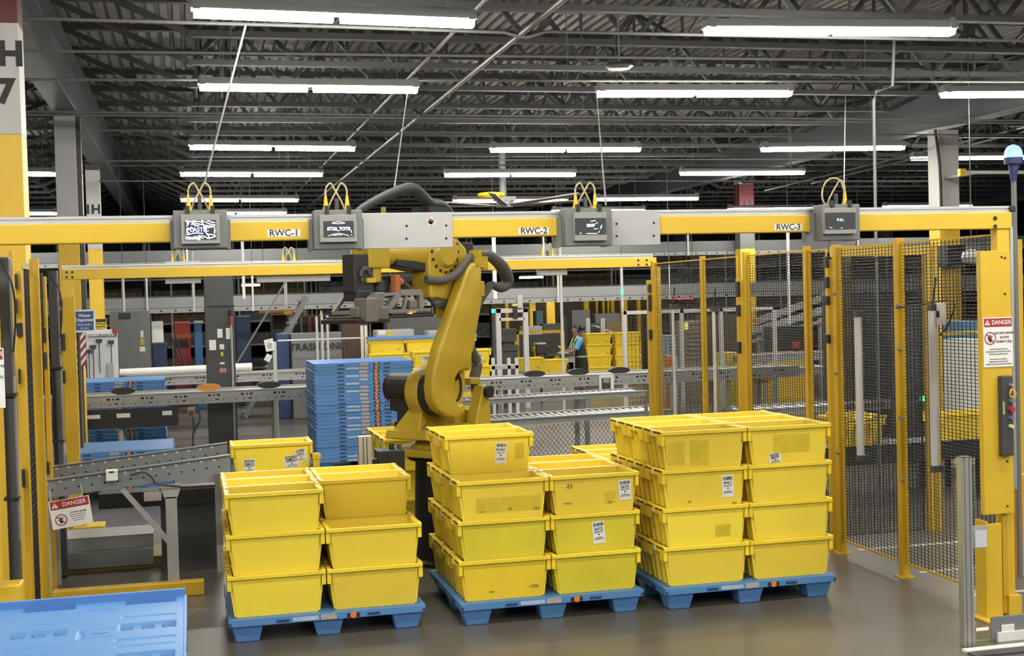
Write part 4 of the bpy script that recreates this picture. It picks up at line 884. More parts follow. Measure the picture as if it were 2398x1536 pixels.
# ---------------------------------------------------------------- helpers for things measured in the photo
def pbox(name, label, cat, px0, px1, py0, py1, Y, d, m, floor=False, group=None, bevel=.006, part='body', parent=None, z0=None):
    a = aY(px0, (py0+py1)/2, Y); b = aY(px1, (py0+py1)/2, Y); zt = aY((px0+px1)/2, py0, Y).z; zb = aY((px0+px1)/2, py1, Y).z
    if floor: zb = 0
    if z0 is not None: zb = z0
    if parent is None: parent = thing(name, label, cat, ((a.x+b.x)/2, Y+d/2, zb), 0, group)
    MB().box(a.x, b.x, Y, Y+d, zb, zt).build(part, m, parent, bevel=bevel); return parent
def hang(t, xs, y, z0, z1, r=.007, m=None, nm='hanger'):
    z1 = ROOF_Z
    for x in xs: MB().cyl((x, y, z0), (x, y, z1), r, n=6).build(nm, m or STEEL, t)
def conveyor(label, xa, xb, y, d, za, zb, h, legs, m=CONV, rollers=0, slots=0, name='conveyor', tagd=None, floor_z=0, lip=True, leg_m=None):
    """straight conveyor along X: near and far side frames, belt or rollers, legs"""
    t = thing(name, label, 'conveyor', ((xa+xb)/2, y+d/2, 0))
    def zz(x): return za+(zb-za)*(x-xa)/(xb-xa)
    for nm, yy in (('near_side_frame', y), ('far_side_frame', y+d-.03)):
        g = MB(); g.hexa([(xa, yy, za-h), (xb, yy, zb-h), (xb, yy+.03, zb-h), (xa, yy+.03, za-h)], [(xa, yy, za), (xb, yy, zb), (xb, yy+.03, zb), (xa, yy+.03, za)])
        if lip: g.hexa([(xa, yy-.02, za-.012), (xb, yy-.02, zb-.012), (xb, yy+.05, zb-.012), (xa, yy+.05, za-.012)], [(xa, yy-.02, za+.004), (xb, yy-.02, zb+.004), (xb, yy+.05, zb+.004), (xa, yy+.05, za+.004)])
        g.build(nm, m, t)
    if rollers:
        g = MB(); x = xa+.04; n = 0
        rm = mat('roller_steel', (.62, .62, .60), .3, .6)
        while x < xb-.03 and n < 100: MB().cyl((x, y+.03, zz(x)-.03), (x, y+d-.03, zz(x)-.03), .022, n=8).build('roller', rm, t, smooth=True); x += rollers; n += 1
    else:
        g = MB(); g.hexa([(xa, y+.03, za-.05), (xb, y+.03, zb-.05), (xb, y+d-.03, zb-.05), (xa, y+d-.03, za-.05)], [(xa, y+.03, za-.015), (xb, y+.03, zb-.015), (xb, y+d-.03, zb-.015), (xa, y+d-.03, za-.015)]); g.build('belt', CONVD, t)
    if slots:
        g = MB(); x = xa+.1; k = 0
        while x < xb-.1:
            z = zz(x)-h*.32; w = .022
            for dx in (0, .065, .13): g.box(x+dx-w*(1 if dx != .065 else .5), x+dx+w*(1 if dx != .065 else .5), y-.003, y+.001, z-.014, z+.012)
            z = zz(x)-h*.74
            for dx in (-.1, .02, .2): g.box(x+dx-.008, x+dx+.008, y-.003, y+.001, z-.008, z+.008)
            g.box(x+.085, x+.135, y-.003, y+.001, z+.0, z+.016); x += slots; k += 1
        g.build('slot_pattern', HOLE, t)
        g = MB(); g.hexa([(xa, y-.003, za-h*.56), (xb, y-.003, zb-h*.56), (xb, y, zb-h*.56), (xa, y, za-h*.56)], [(xa, y-.003, za-h*.53), (xb, y-.003, zb-h*.53), (xb, y, zb-h*.53), (xa, y, za-h*.53)]); g.build('groove', CONVD, t)
    for x in legs:
        for yy in (y+.02, y+d-.06): MB().box(x-.03, x+.03, yy, yy+.05, 0, zz(x)-h+.02).build('leg', leg_m or m, t)
    return t
# ---------------------------------------------------------------- sloping roller conveyor at the left
def sz(x): return .987+.0864*(x+1.25)
t = thing('sloping_conveyor', 'grey galvanised roller conveyor sloping up towards the left tote stack', 'conveyor', (-.4, 11.4, 0))
xa, xb = -1.2, .29
for nm, yy, dz in (('near_side_frame', 11.0, 0), ('far_side_frame', 11.78, .02)):
    g = MB()
    def q(x, y, z): return (x, y, sz(x)+dz+z)
    g.hexa([q(xa, yy, -.14), q(xb, yy, -.14), q(xb, yy+.006, -.14), q(xa, yy+.006, -.14)], [q(xa, yy, 0), q(xb, yy, 0), q(xb, yy+.006, 0), q(xa, yy+.006, 0)])
    g.hexa([q(xa, yy-.03, -.145), q(xb, yy-.03, -.145), q(xb, yy+.006, -.145), q(xa, yy+.006, -.145)], [q(xa, yy-.03, -.138), q(xb, yy-.03, -.138), q(xb, yy+.006, -.138), q(xa, yy+.006, -.138)])
    g.hexa([q(xa, yy-.03, -.006), q(xb, yy-.03, -.006), q(xb, yy+.03, -.006), q(xa, yy+.03, -.006)], [q(xa, yy-.03, 0), q(xb, yy-.03, 0), q(xb, yy+.03, 0), q(xa, yy+.03, 0)])
    g.build(nm, GALV, t)
    g = MB(); h2 = MB()
    for k in range(14):
        x = xa+.06+k*.1; g.box(x-.012, x+.012, yy-.006, yy, sz(x)+dz-.036, sz(x)+dz-.022)
        h2.cyl((x+.04, yy-.004, sz(x)+dz-.085), (x+.04, yy+.001, sz(x)+dz-.085), .008, n=8)
    g.build('axle_end', mat('axle_bright', (.7, .7, .68), .35, .6), t); h2.build('punched_hole', HOLE, t)
k = 0; x = xa+.05
while x < xb-.02: MB().cyl((x, 11.01, sz(x)-.115), (x, 11.78, sz(x)-.10), .024, n=8).build('roller', mat('roller_dark', (.20, .20, .20), .5, .4), t, smooth=True); x += .1
p = aY(400, 1150, 10.98)
g = MB(); g.hexa([(p.x-.05, 10.99, p.z-.06), (p.x+.05, 10.99, p.z-.06), (p.x+.05, 11.02, p.z-.06), (p.x-.05, 11.02, p.z-.06)], [(p.x-.09, 10.99, p.z+.05), (p.x+.09, 10.99, p.z+.06), (p.x+.09, 11.02, p.z+.06), (p.x-.09, 11.02, p.z+.05)])
g.box(p.x-.045, p.x+.045, 10.99, 11.03, 0, p.z-.05); g.build('support_leg', CONV, t)
p2 = aY(285, 1150, 10.98); g = MB(); g.bar((p2.x, 11.0, p2.z+.02), (p.x-.02, 11.02, .42), .04); g.build('diagonal_brace', CONV, t)
for xx, yy in ((-1.16, 11.75), (.2, 11.75), (-1.16, 11.02)): MB().box(xx-.03, xx+.03, yy, yy+.04, 0, sz(xx)-.13).build('leg', CONV, t)
p = aY(262, 1112, 10.96); MB().box(p.x-.045, p.x+.045, 10.93, 10.975, p.z-.045, p.z+.045).build('sensor_box', WHITE, t, bevel=.006); MB().box(p.x-.02, p.x+.02, 10.925, 10.931, p.z+.02, p.z+.032).build('sensor_window', HOLE, t)
MB().box(.24, 1.0, 11.14, 11.2, .78, .86).build('pick_shelf', CONV, t); MB().box(.24, 1.0, 11.58, 11.66, .78, .86).build('pick_shelf', CONV, t); MB().box(.27, .98, 11.14, 11.66, .84, .868).build('pick_tray', CONVD, t)
MB().box(.92, .98, 11.2, 11.6, 0, .85).build('pick_leg', CONV, t)
p = aY(735, 1085, 11.1); g = MB(); g.box(p.x-.005, p.x+.05, 11.1, 11.15, .8, aY(735, 1062, 11.1).z); g.box(p.x-.01, p.x+.06, 11.09, 11.16, aY(735, 1075, 11.1).z, aY(735, 1066, 11.1).z); g.build('end_stop', YEL, t)
g = MB(); g.tube([(-.50, 10.95, 1.0), (-.40, 10.94, 1.02), (-.33, 10.94, .97), (-.30, 10.94, .92), (-.2, 10.95, .90), (-.1, 10.98, .88)], .007); g.build('sensor_cable', BLACK, t)
t = thing('drive_unit', 'black drive housing with a safety pictogram under the sloping conveyor', 'conveyor drive', (0, 11.9, 0))
px_box(MB(), 230, 505, 1150, 1185, 11.9, .3).build('housing', BLACK, t); px_box(MB(), 337, 378, 1152, 1173, 11.885, .01).build('pictogram', PAPER, t)
MB().box(-.3, .2, 11.95, 12.1, 0, .75).build('stand', DARK, t)
t = thing('floor_frame', 'low grey steel conveyor frame on the floor behind the yellow kerb', 'conveyor frame', (-.6, 12.3, 0))
px_box(MB(), 82, 360, 1258, 1292, 12.3, .5).build('upper_channel', CONVD, t); px_box(MB(), 82, 360, 1293, 1330, 12.2, .1).build('lower_plate', GALV, t); MB().box(-1.3, 0, 12.22, 12.8, 0, .1).build('bottom_rail', mat('olive_rail', (.16, .12, .03), .6), t)
t = thing('floor_kerb', 'yellow floor kerb between the left leg and the blue pallets', 'kerb', (-.6, 11.0, 0)); MB().box(-1.12, .05, 10.9, 11.0, 0, .12).build('kerb', YEL, t, bevel=.01)
t = thing('yellow_bracket', 'yellow footed bracket behind the hanging danger sign', 'bracket', (-1.05, 13.2, 0)); px_box(MB(), 142, 160, 1225, 1255, 12.95, .08).build('upright', YEL, t); px_box(MB(), 178, 203, 1222, 1252, 12.95, .1).build('upright', YEL, t); MB().box(-1.12, -.84, 12.85, 13.15, 0, .3).build('base', YEL, t, bevel=.01)
# ---------------------------------------------------------------- main conveyor behind the cell
MY = 19.6
AMBER = mat('amber_plastic', (.62, .27, .04), .5)
t = conveyor('long grey conveyor with black oval pucks crossing behind the robot', -2.2, 9.6, MY, .72, 1.075, 1.085, .175, (-1.0, 1.2, 4.6, 7.4, 9.2), slots=.47)
for px, py, m, lab in ((286, 924, BLACK, 'left end'), (490, 915, AMBER, 'orange one'), (634, 910, BLACK, 'beside the tall pallets'), (1276, 885, BLACK, 'right of the robot'), (1384, 881, BLACK, 'middle right'), (1478, 876, BLACK, 'near the fence')):
    p = aZ(px, py, 1.10); g = MB(); g.prism([(.17*math.cos(2*math.pi*k/24), .052+.052*math.sin(2*math.pi*k/24)) for k in range(24)], lambda u, v, w: (u, w, v), -.05, .05)
    o = g.build('sensor_puck', m, None); o.location = (p.x, MY+.09, 1.079); tag(o, '%s oval puck on the long grey conveyor, %s' % ('orange' if m is AMBER else 'black', {'left end': 'nearest the left fence', 'orange one': 'beside the dark tower', 'beside the tall pallets': 'just left of the tall blue pallets', 'right of the robot': 'first one right of the robot', 'middle right': 'beside the hanging white placard', 'near the fence': 'nearest the yellow rear corner post'}[lab]), 'puck', 'pucks on the conveyor')
t2 = thing('placard', 'white hanging placard with a dark picture on the conveyor right of the robot', 'placard', (0, MY-.05, .9))
px_box(MB(), 1403, 1438, 878, 918, MY-.03, .008).build('sheet', WHITE, t2); px_box(MB(), 1409, 1430, 885, 914, MY-.034, .004).build('picture', DARK, t2); px_box(MB(), 1413, 1427, 886, 896, MY-.037, .003).build('picture_detail', mat('placard_pale', (.3, .3, .3), .6), t2)
t2 = thing('drive_cover', 'black drive cover with white labels hanging below the conveyor at the left', 'cover', (-.6, MY, .7))
px_box(MB(), 150, 418, 958, 1003, MY-.07, .045).build('panel', BLACK, t2)
for a in ((204, 235, 972, 981), (273, 305, 968, 978), (380, 403, 962, 972)): px_box(MB(), *a, MY-.074, .004).build('label', WHITE, t2)
t2 = thing('stop_button', 'round dull red stop button with hanging cables below the conveyor', 'stop button', (.25, MY, .8))
p = aY(448, 967, MY-.04); MB().box(p.x-.05, p.x+.05, MY-.03, MY, p.z-.06, p.z+.09).build('box', CONVD, t2); MB().cyl((p.x, MY-.08, p.z), (p.x, MY-.03, p.z), .04, n=14).build('button', mat('button_dull_red', (.2, .03, .025), .5), t2)
g = MB(); g.tube([(p.x+.02, MY-.02, p.z-.05), (p.x+.03, MY-.02, p.z-.2), (p.x+.01, MY-.02, p.z-.4), (p.x+.02, MY-.02, 0)], .014); g.tube([(p.x+.1, MY-.01, p.z+.08), (p.x+.12, MY-.02, p.z-.1), (p.x+.06, MY-.02, p.z-.22), (p.x+.03, MY-.02, p.z-.3)], .014); g.build('cable', DARK, t2)
pallet_stack(aY(385, 905, 21.4).x-PW/2, 21.4+PD/2, 20, 'pallet stack behind the conveyor at the left', 'blue pallets behind the left conveyor', top=1.27)
pallet_stack(aY(405, 1045, 16.6).x-PW/2, 16.6+PD/2, 9, 'low stack before the left conveyor', 'blue pallets before the left conveyor')
conveyor('grey roller conveyor right of the robot, just in front of the long conveyor', 3.06, 6.5, 18.3, .6, .875, .90, .075, (3.2, 5.6), rollers=.09, m=GALV)
conveyor('lower grey roller conveyor right of the robot behind the rear net', 2.6, 6.4, 16.9, .75, .70, .74, .085, (3.0, 5.8), rollers=.1, m=GALV)
t = thing('safety_net', 'sagging dark safety net across the lower back of the cell right of the robot', 'net', (4, 15.5, .1))
g = MB(); n = 64
for i in range(n):
    for s in (1, -1):
        x0 = 2.3+i*.055; pts = []
        for k in range(7):
            x = x0+s*k*.08; 
            if 2.5 < x < 5.6: pts.append((x, 15.5+.03*math.sin(x*5), .12+k*.105+.03*math.sin(x*3)))
        if len(pts) > 1: g.tube(pts, .0028, n=3, sub=1)
g.build('netting', WIRE, t)['kind'] = 'stuff'
for x in (2.52, 5.5): MB().box(x-.02, x+.02, 15.47, 15.5, 0, .95).build('net_post', GALV, t)
# ---------------------------------------------------------------- background left
t = pbox('lift_tower', 'tall dark grey control tower with stuck on notices left of the tall pallets', 'control tower', 481, 549, 640, 905, 20.6, .5, DARK, floor=True)
for a, m in (((509, 521, 770, 791), WHITE), ((529, 544, 768, 794), WHITE), ((490, 506, 796, 820), PAPER), ((514, 525, 806, 818), PAPER), ((517, 523, 824, 834), mat('warn_yellow', (.7, .5, .05), .5)), ((515, 526, 848, 853), WHITE), ((514, 530, 862, 872), mat('notice_red', (.45, .2, .18), .6))): px_box(MB(), *a, 20.59, .008).build('notice', m, t)
px_box(MB(), 484, 549, 716, 718, 20.59, .01).build('joint_line', HOLE, t)
p = aY(541, 760, 20.5); q = aY(545, 905, 20.5); t2 = thing('stack_lamp', 'unlit red signal lamp on a thin pole in front of the dark tower', 'signal lamp', (p.x, 20.5, 0))
MB().cyl((p.x, 20.5, 0), (p.x, 20.5, p.z), .018, n=8).build('pole', ALU, t2); MB().cyl((p.x, 20.5, p.z), (p.x, 20.5, p.z+.13), .035, n=12).build('red_lens', mat('lens_red', (.22, .05, .03), .4), t2); MB().cyl((p.x, 20.5, p.z+.13), (p.x, 20.5, p.z+.22), .036, n=12).build('black_lens', BLACK, t2)
t = pbox('equipment_cabinet', 'large grey steel cabinet with warning stickers behind the white cleaning board', 'cabinet', 258, 350, 728, 870, 27.5, .8, mat('cabinet_grey', (.16, .165, .17), .55, noise=.15, nscale=3), floor=True)
px_box(MB(), 277, 306, 733, 748, 27.49, .01).build('vent', BLACK, t); px_box(MB(), 329, 336, 774, 790, 27.49, .01).build('white_sticker', PAPER, t); px_box(MB(), 328, 338, 792, 808, 27.49, .01).build('yellow_sticker', mat('sticker_ochre', (.4, .32, .06), .6), t); px_box(MB(), 327, 340, 812, 823, 27.49, .01).build('lower_sticker', PAPER, t)
t = pbox('cleaning_board', 'white pegboard lettered CLEANING STATION with brushes, left of the grey cabinet', 'tool board', 203, 276, 772, 897, 23.5, .06, WHITE, floor=True, part='board')
px_box(MB(), 204, 273, 782, 789, 23.49, .012).build('black_header', INK, t)
p = aY(232, 785.5, 23.485); text('CLEANING STATION', t, p-origin_of(t), .055, WHITE, bold=.002); px_box(MB(), 263, 274, 770, 781, 23.49, .012).build('red_corner', RED, t)
for px, py in ((218, 812), (232, 798), (260, 801), (208, 823)):
    p = aY(px, py, 23.46); g = MB(); g.box(p.x-.05, p.x+.05, 23.43, 23.49, p.z-.03, p.z+.03); g.cyl((p.x, 23.46, p.z-.55), (p.x, 23.46, p.z), .008, n=6); g.build('brush', DARK, t)
px_box(MB(), 252, 266, 850, 893, 23.42, .06).build('dustpan', GREYL, t)
t = thing('caution_sign', 'small yellow and black caution sign on the column lettered 1H', 'warning sign', (-1.65, 25.99, 1.9)); px_box(MB(), 223, 250, 746, 776, 25.97, .02).build('sign_board', mat('caution_yellow', (.75, .6, .03), .5), t); px_box(MB(), 224, 249, 747, 754, 25.965, .006).build('black_header', INK, t)
for k, s in enumerate(('FORKLIFT', 'TRAFFIC', 'ONLY')): text(s, t, aY(236, 758+k*7, 25.96)-origin_of(t), .055, INK, bold=.001)
t = thing('water_sign', 'blue and white Water Dispenser sign beside the left fence', 'sign', (-1.35, 17.2, 0)); px_box(MB(), 174, 223, 725, 778, 17.2, .01).build('white_board', WHITE, t); px_box(MB(), 177, 219, 729, 773, 17.195, .006).build('blue_field', SBLUE, t)
for s, py, h in (('Water', 739, .055), ('Dispenser', 749, .055), ('Dispensador', 760, .034), ('de agua', 768, .034)): text(s, t, aY(198, py, 17.19)-origin_of(t), h, WHITE, bold=.0012 if h > .05 else 0)
p = aY(183, 775, 17.24); MB().cyl((p.x, 17.24, 0), (p.x, 17.24, p.z+.2), .02, n=8).build('pole', DARK, t)
t = thing('striped_flag', 'small hanging flag with red and white stripes below the water sign', 'flag', (-1.35, 18.2, 0))
A = aY(176, 812, 18.2); B = aY(200, 780, 18.2); m_r = mat('flag_red', (.33, .05, .06), .8); m_b = mat('flag_blue', (.05, .07, .2), .8)
g = MB(); n = 9
for k in range(n):
    g.mi(k % 2); z0 = A.z-.42+k*.055
    g.hexa([(A.x-.02, 18.2, z0), (B.x, 18.2, z0+.2), (B.x, 18.212, z0+.2), (A.x-.02, 18.212, z0)], [(A.x-.02, 18.2, z0+.055), (B.x, 18.2, z0+.255), (B.x, 18.212, z0+.255), (A.x-.02, 18.212, z0+.055)])
g.build('cloth', [m_r, WHITE], t); g = MB(); g.hexa([(A.x-.02, 18.195, A.z+.07), (B.x-.03, 18.195, A.z+.2), (B.x-.03, 18.215, A.z+.2), (A.x-.02, 18.215, A.z+.07)], [(A.x+.05, 18.195, A.z+.32), (B.x-.08, 18.195, A.z+.34), (B.x-.08, 18.215, A.z+.34), (A.x+.05, 18.215, A.z+.32)]); g.build('blue_canton', mat('canton_grey', (.10, .10, .11), .8), t)
MB().cyl((A.x+.08, 18.23, 0), (A.x+.08, 18.23, A.z+.4), .012, n=6).build('pole', DARK, t)
t = thing('water_dispenser', 'white water dispenser with a rounded bottle behind the left pallets', 'water dispenser', (-1.45, 23, 0)); a = aY(178, 880, 23.0); b = aY(201, 880, 23.0); zt = aY(190, 858, 23.0).z; r = (b.x-a.x)/2
g = MB(); g.lathe([(r*.5, zt-.34), (r, zt-.3), (r, zt-.06), (r*.8, zt-.01), (r*.3, zt)], c=((a.x+b.x)/2, 23.1, 0), n=18); g.build('bottle', WHITE, t, smooth=True); MB().box(a.x, b.x, 22.95, 23.28, 0, zt-.34).build('cabinet', WHITE, t)
conveyor('grey conveyor with a white roller tube left of the dark tower, further back', -2.4, 2.4, 24.6, .7, 1.04, 1.06, .16, (-1.5, .6, 2.2), slots=.6)
t = thing('white_tube', 'long white tube lying along the far left conveyor', 'tube', (-.5, 24.7, 1.1)); MB().cyl((-1.25, 24.72, 1.14), (1.1, 24.72, 1.16), .075, n=14).build('tube', WHITE, t, smooth=True)
t = thing('gear_box', 'dark gear box at the left end of the white tube', 'gear box', (-1.3, 24.5, 1.05)); px_box(MB(), 232, 290, 881, 890, 24.5, .3).build('housing', DARK, t); px_box(MB(), 258, 288, 884, 893, 24.48, .02).build('label', PAPER, t)
def bin_(label, px0, px1, py0, py1, Y, m, d=.5, name='waste_bin', cat='bin', lid=None):
    t = pbox(name, label, cat, px0, px1, py0, py1, Y, d, m, floor=True, bevel=.02)
    if lid: px_box(MB(), px0-1, px1+1, py0-3, py0+2, Y-.01, d+.02).build('lid', lid, t, bevel=.01)
    return t
bin_('grey bin frame holding a navy blue bag right of the grey cabinet', 357, 391, 806, 872, 28.5, NAVY, lid=DARK)
bin_('white box with a blue container on the shelf above the navy bag', 354, 382, 752, 772, 29.0, WHITE, d=.3, name='white_box', cat='box')
t = bin_('red floor scrubber machine in the bright aisle at the left', 408, 446, 754, 806, 31, mat('machine_red', (.35, .04, .03), .5), d=.8, name='floor_scrubber', cat='machine'); px_box(MB(), 412, 448, 782, 792, 30.98, .02).build('bumper', mat('machine_orange', (.4, .1, .03), .5), t); px_box(MB(), 410, 440, 796, 812, 30.97, .03).build('brush_deck', BLACK, t)
bin_('tall blue barrel trolley right of the red floor scrubber', 455, 474, 755, 822, 30, mat('barrel_blue', (.05, .16, .38), .5), name='blue_barrel', cat='barrel', lid=WHITE)
t = thing('hand_trolley', 'dark tubular hand trolley leaning in the bright aisle at the left', 'trolley', (0, 29, 0))
for dx in (0, .2): MB().cyl(aY(402+dx*50, 790, 29), Vector((aY(452+dx*50, 845, 29).x, 29.4, .02)), .02, n=8).build('handle_tube', DARK, t)
MB().box(aY(425, 845, 29).x, aY(462, 845, 29).x, 29.0, 29.5, .0, .1).build('base', DARK, t)
bin_('tall navy blue cabinet behind the stair ladder', 553, 588, 740, 850, 30.5, NAVY, name='navy_cabinet', cat='cabinet')
bin_('dark blue waste bin left of the TRASH ONLY bin', 649, 679, 781, 868, 26.6, mat('bin_blue', (.03, .06, .17), .55), d=.3, lid=None)
t = bin_('grey waste bin lettered TRASH ONLY behind the guard rail', 683, 801, 779, 868, 26.4, mat('bin_grey', (.18, .185, .19), .55), d=.45)
text('TRASH ONLY', t, aY(749, 812, 26.38)-origin_of(t), .2, INK, bold=.003)
bin_('brown cardboard gaylord box right of the TRASH ONLY bin', 803, 863, 756, 850, 28.5, BROWN, d=.9, name='cardboard_box', cat='box')
bin_('dark brown stacked crate left of the guard rail posts', 638, 672, 736, 790, 31.5, mat('dark_crate', (.05, .04, .035), .8), d=.8, name='dark_crate', cat='crate')
t = bin_('dark shelving rack with grey uprights behind the TRASH ONLY bin', 676, 775, 738, 800, 32, mat('rack_dark', (.035, .03, .03), .8), d=.8, name='dark_rack', cat='rack')
for px in (678, 684, 706, 740): px_box(MB(), px-2, px+2, 742, 782, 31.95, .04).build('upright', GREYB, t)
px_box(MB(), 722, 729, 742, 780, 31.94, .04).build('red_upright', mat('upright_red', (.15, .03, .02), .6), t)
t = thing('guard_rail', 'light grey tubular guard rail in front of the TRASH ONLY bin', 'guard rail', (2, 25, 0))
for px, py in ((741, 741), (753, 735), (766, 738)): 
    p = aY(px, py, 25.62); MB().cyl((p.x, 25.62, 0), (p.x, 25.62, p.z), .024, n=8).build('upright', ALUP, t)
a, b = aY(650, 798, 25.62), aY(860, 793, 25.62); MB().cyl((a.x, 25.62, a.z), (b.x, 25.62, a.z), .018, n=8).build('rail', ALUP, t)
for px in (848, 857): p = aY(px, 762, 25.62); MB().box(p.x-.035, p.x+.02, 25.60, 25.66, 0, p.z).build('square_post', ALUP, t)
p = aY(752, 727, 25.62); MB().cyl((p.x, 25.62, p.z-.09), (p.x, 25.62, p.z), .03, .012, n=8).build('lamp', mat('beacon_cream', (.5, .4, .15), .4), t)
t = thing('notice_post', 'aluminium post with two tilted white notices left of the tall pallets', 'notice post', (1.1, 22, 0))
p = aY(643, 800, 22.0); MB().box(p.x-.03, p.x+.03, 22, 22.06, 0, p.z).build('post', ALUP, t)
for (px, py), (w, h), rz in (((631, 808), (.15, .20), -.18), ((628, 838), (.10, .12), .5)):
    q = aY(px, py, 21.98); g = MB(); g.box(-w/2, w/2, -.004, .004, -h/2, h/2); o = g.build('notice', WHITE, t, local=True); o.location = q-origin_of(t); o.rotation_euler = (0, rz, 0)
px_box(MB(), 627, 637, 803, 814, 21.97, .006).build('notice_print', GREYL, t)
t = thing('stair_ladder', 'grey steel stair with handrails rising to the overhead conveyor', 'stairs', (1.5, 27, 0))
top = aY(692, 655, 27.3); bot = Vector((aY(575, 868, 27.3).x-.35, 27.3, 0))
for nm, yy, dz, w in (('stringer', 27.1, -.1, .05), ('stringer', 27.7, -.1, .05), ('handrail', 27.1, .55, .03), ('handrail', 27.7, .5, .03)):
    MB().bar((top.x+(.2 if nm == 'stringer' else 0), yy, top.z+dz-.25), (bot.x+(.3 if nm == 'stringer' else 0), yy, bot.z+dz+(.12 if nm == 'stringer' else .3)), w, w*2 if nm == 'stringer' else w).build(nm, GREYB, t)
for k in range(11):
    f = (k+.5)/11; x = bot.x+.3+(top.x+.2-bot.x-.3)*f; z = .02+(top.z-.35)*f; MB().box(x-.1, x+.1, 27.1, 27.7, z-.015, z+.015).build('tread', GREYB, t)
# overhead conveyors and their hangers
def over(label, y, d, z0, z1, xa, xb, m, hx, name='overhead_conveyor'):
    t = thing(name, label, 'overhead conveyor', ((xa+xb)/2, y, z0)); MB().box(xa, xb, y, y+d, z0, z1).build('side_frame', m, t)
    MB().box(xa, xb, y-.03, y, z0-.11, z0-.015).build('lower_rail', CONVD, t)
    g = MB(); x = xa+.2
    while x < xb: g.box(x, x+.05, y-.034, y-.028, z0-.08, z0-.05); x += .3
    g.build('slot_pattern', HOLE, t); MB().box(xa, xb, y, y+d, z0-.09, z0).build('underside', DARK, t)
    for x in hx: MB().box(x-.02, x+.02, y-.05, y-.03, z0-.12, z1+.45).build('hanger', ALUP, t); MB().cyl((x, y-.04, z1+.45), (x, y-.04, ROOF_Z-.0), .007, n=5).build('hanger_rod', STEEL, t)
    return t
over('lower overhead conveyor, long grey side band across the back of the hall', 28.9, .9, 2.28, 2.50, -8, 24, mat('overhead_grey', (.24, .245, .25), .5), (-3.5, -.85, 1.35, 3.9, 8.2, 10.9, 15, 19))
over('upper overhead conveyor, dark grey band high across the back of the hall', 33.0, .9, 3.40, 3.66, -8, 26, mat('overhead_dark', (.14, .145, .15), .5), (-4, 0, 4, 9, 13, 18))
for lab, px, py0, py1, Y, r, m in (('bright white hanger tube behind the first RWC lettering', 567, 560, 700, 26, .03, WHITE), ('bright white hanger tube right of the robot elbow', 1156, 560, 700, 24, .038, WHITE), ('thin grey vertical pole right of the robot reaching the conveyor', 1311, 560, 900, 25.5, .03, ALUP),
                         ('thin grey vertical pole above the green signal lamp', 1455, 620, 720, 25, .03, ALUP), ('thin grey hanger left of the dark tower', 450, 600, 730, 27.5, .03, ALUP), ('thin grey hanger behind the left column', 287, 640, 730, 27.5, .03, ALUP), ('grey vertical tube behind the RWC-3 mesh panel', 1845, 550, 760, 24, .035, ALUP), ('grey thin pole between trash bin and stair', 668, 655, 715, 27.5, .035, ALUP)):
    a = aY(px, py0, Y); b = aY(px, py1, Y); z1 = a.z+.1; z0 = b.z if py1 < 800 else 0
    t = thing('hanger_tube', lab, 'hanger tube', (a.x, Y, z0)); MB().cyl((a.x, Y, z0), (a.x, Y, z1), r, n=8).build('tube', m, t); MB().cyl((a.x, Y, z1), (a.x, Y, ROOF_Z+.0), .006, n=5).build('hanger_rod', STEEL, t)
t = thing('orange_hoist', 'orange and yellow hoist beam under the lower overhead conveyor', 'hoist', (2, 31, 2.2)); px_box(MB(), 606, 712, 716, 732, 31, .3).build('beam', mat('hoist_orange', (.35, .16, .03), .6), t); px_box(MB(), 665, 684, 728, 737, 30.95, .2).build('trolley', mat('hoist_yellow', (.55, .35, .04), .6), t)
hang(t, (aY(620, 720, 31).x, aY(700, 720, 31).x), 31.15, 2.2, 5.1)
# ---------------------------------------------------------------- background centre: lidded totes, cabinets, frames
def bg_stack(x, y, z0, n, name, group, lid=False, top_only=0):
    out = []
    for k in range(n):
        out.append(tote(x, y, z0+k*.286, 'yellow tote, %s of the %s' % ('topmost' if k == n-1 else ORD[n-1-k]+' from the top' if n-1-k > 0 else '', name) if n-1-k != 0 else 'yellow tote, topmost of the %s' % name, group))
    if lid:
        g = MB(); g.box(-TW/2-.01, TW/2+.01, -TD/2-.01, TD/2+.01, TH+.004, TH+.024); g.box(-TW/2-.012, TW/2+.012, -TD/2-.014, -TD/2-.006, TH-.03, TH+.02); g.build('lid', BLUE, out[-1], local=True, bevel=.004)['label'] = 'bright blue lid'
        out[-1]['label'] = 'yellow tote with blue lid, topmost of the %s' % name
    return out
for i, px in enumerate((907, 992, 1076, 1112)):
    p = aY(px, 820, 24.4)
    if i < 3: bg_stack(p.x, 24.4+TD/2+(0 if i != 2 else .02), .172, 5, ['lidded stack left of the robot arm', 'lidded stack just behind the robot arm', 'lidded stack right behind the robot arm'][i], 'lidded totes behind the robot', lid=True); pallet_x = p.x
    if i == 1: pallet(p.x+.35, 24.3+PD/2, 0, 'blue pallet under the lidded totes behind the robot', 'blue pallets far back')
    if i in (0,): pallet(aY(992, 820, 24.4).x-1.04, 24.3+PD/2, 0, 'blue pallet under the left lidded totes', 'blue pallets far back')
for i, px in enumerate((1013, 1106)):
    p = aY(px, 840, 22.3); st = bg_stack(p.x, 22.3+TD/2, .172+.0527*2, 4, ['golden stack left of the robot shoulder', 'golden stack right of the robot shoulder'][i], 'golden totes behind the robot')
    for o in st: paint(o, GOLD)
    tote_label(st[-1], -.1 if i == 0 else .12, .16, .16, .1, 'DFW7')
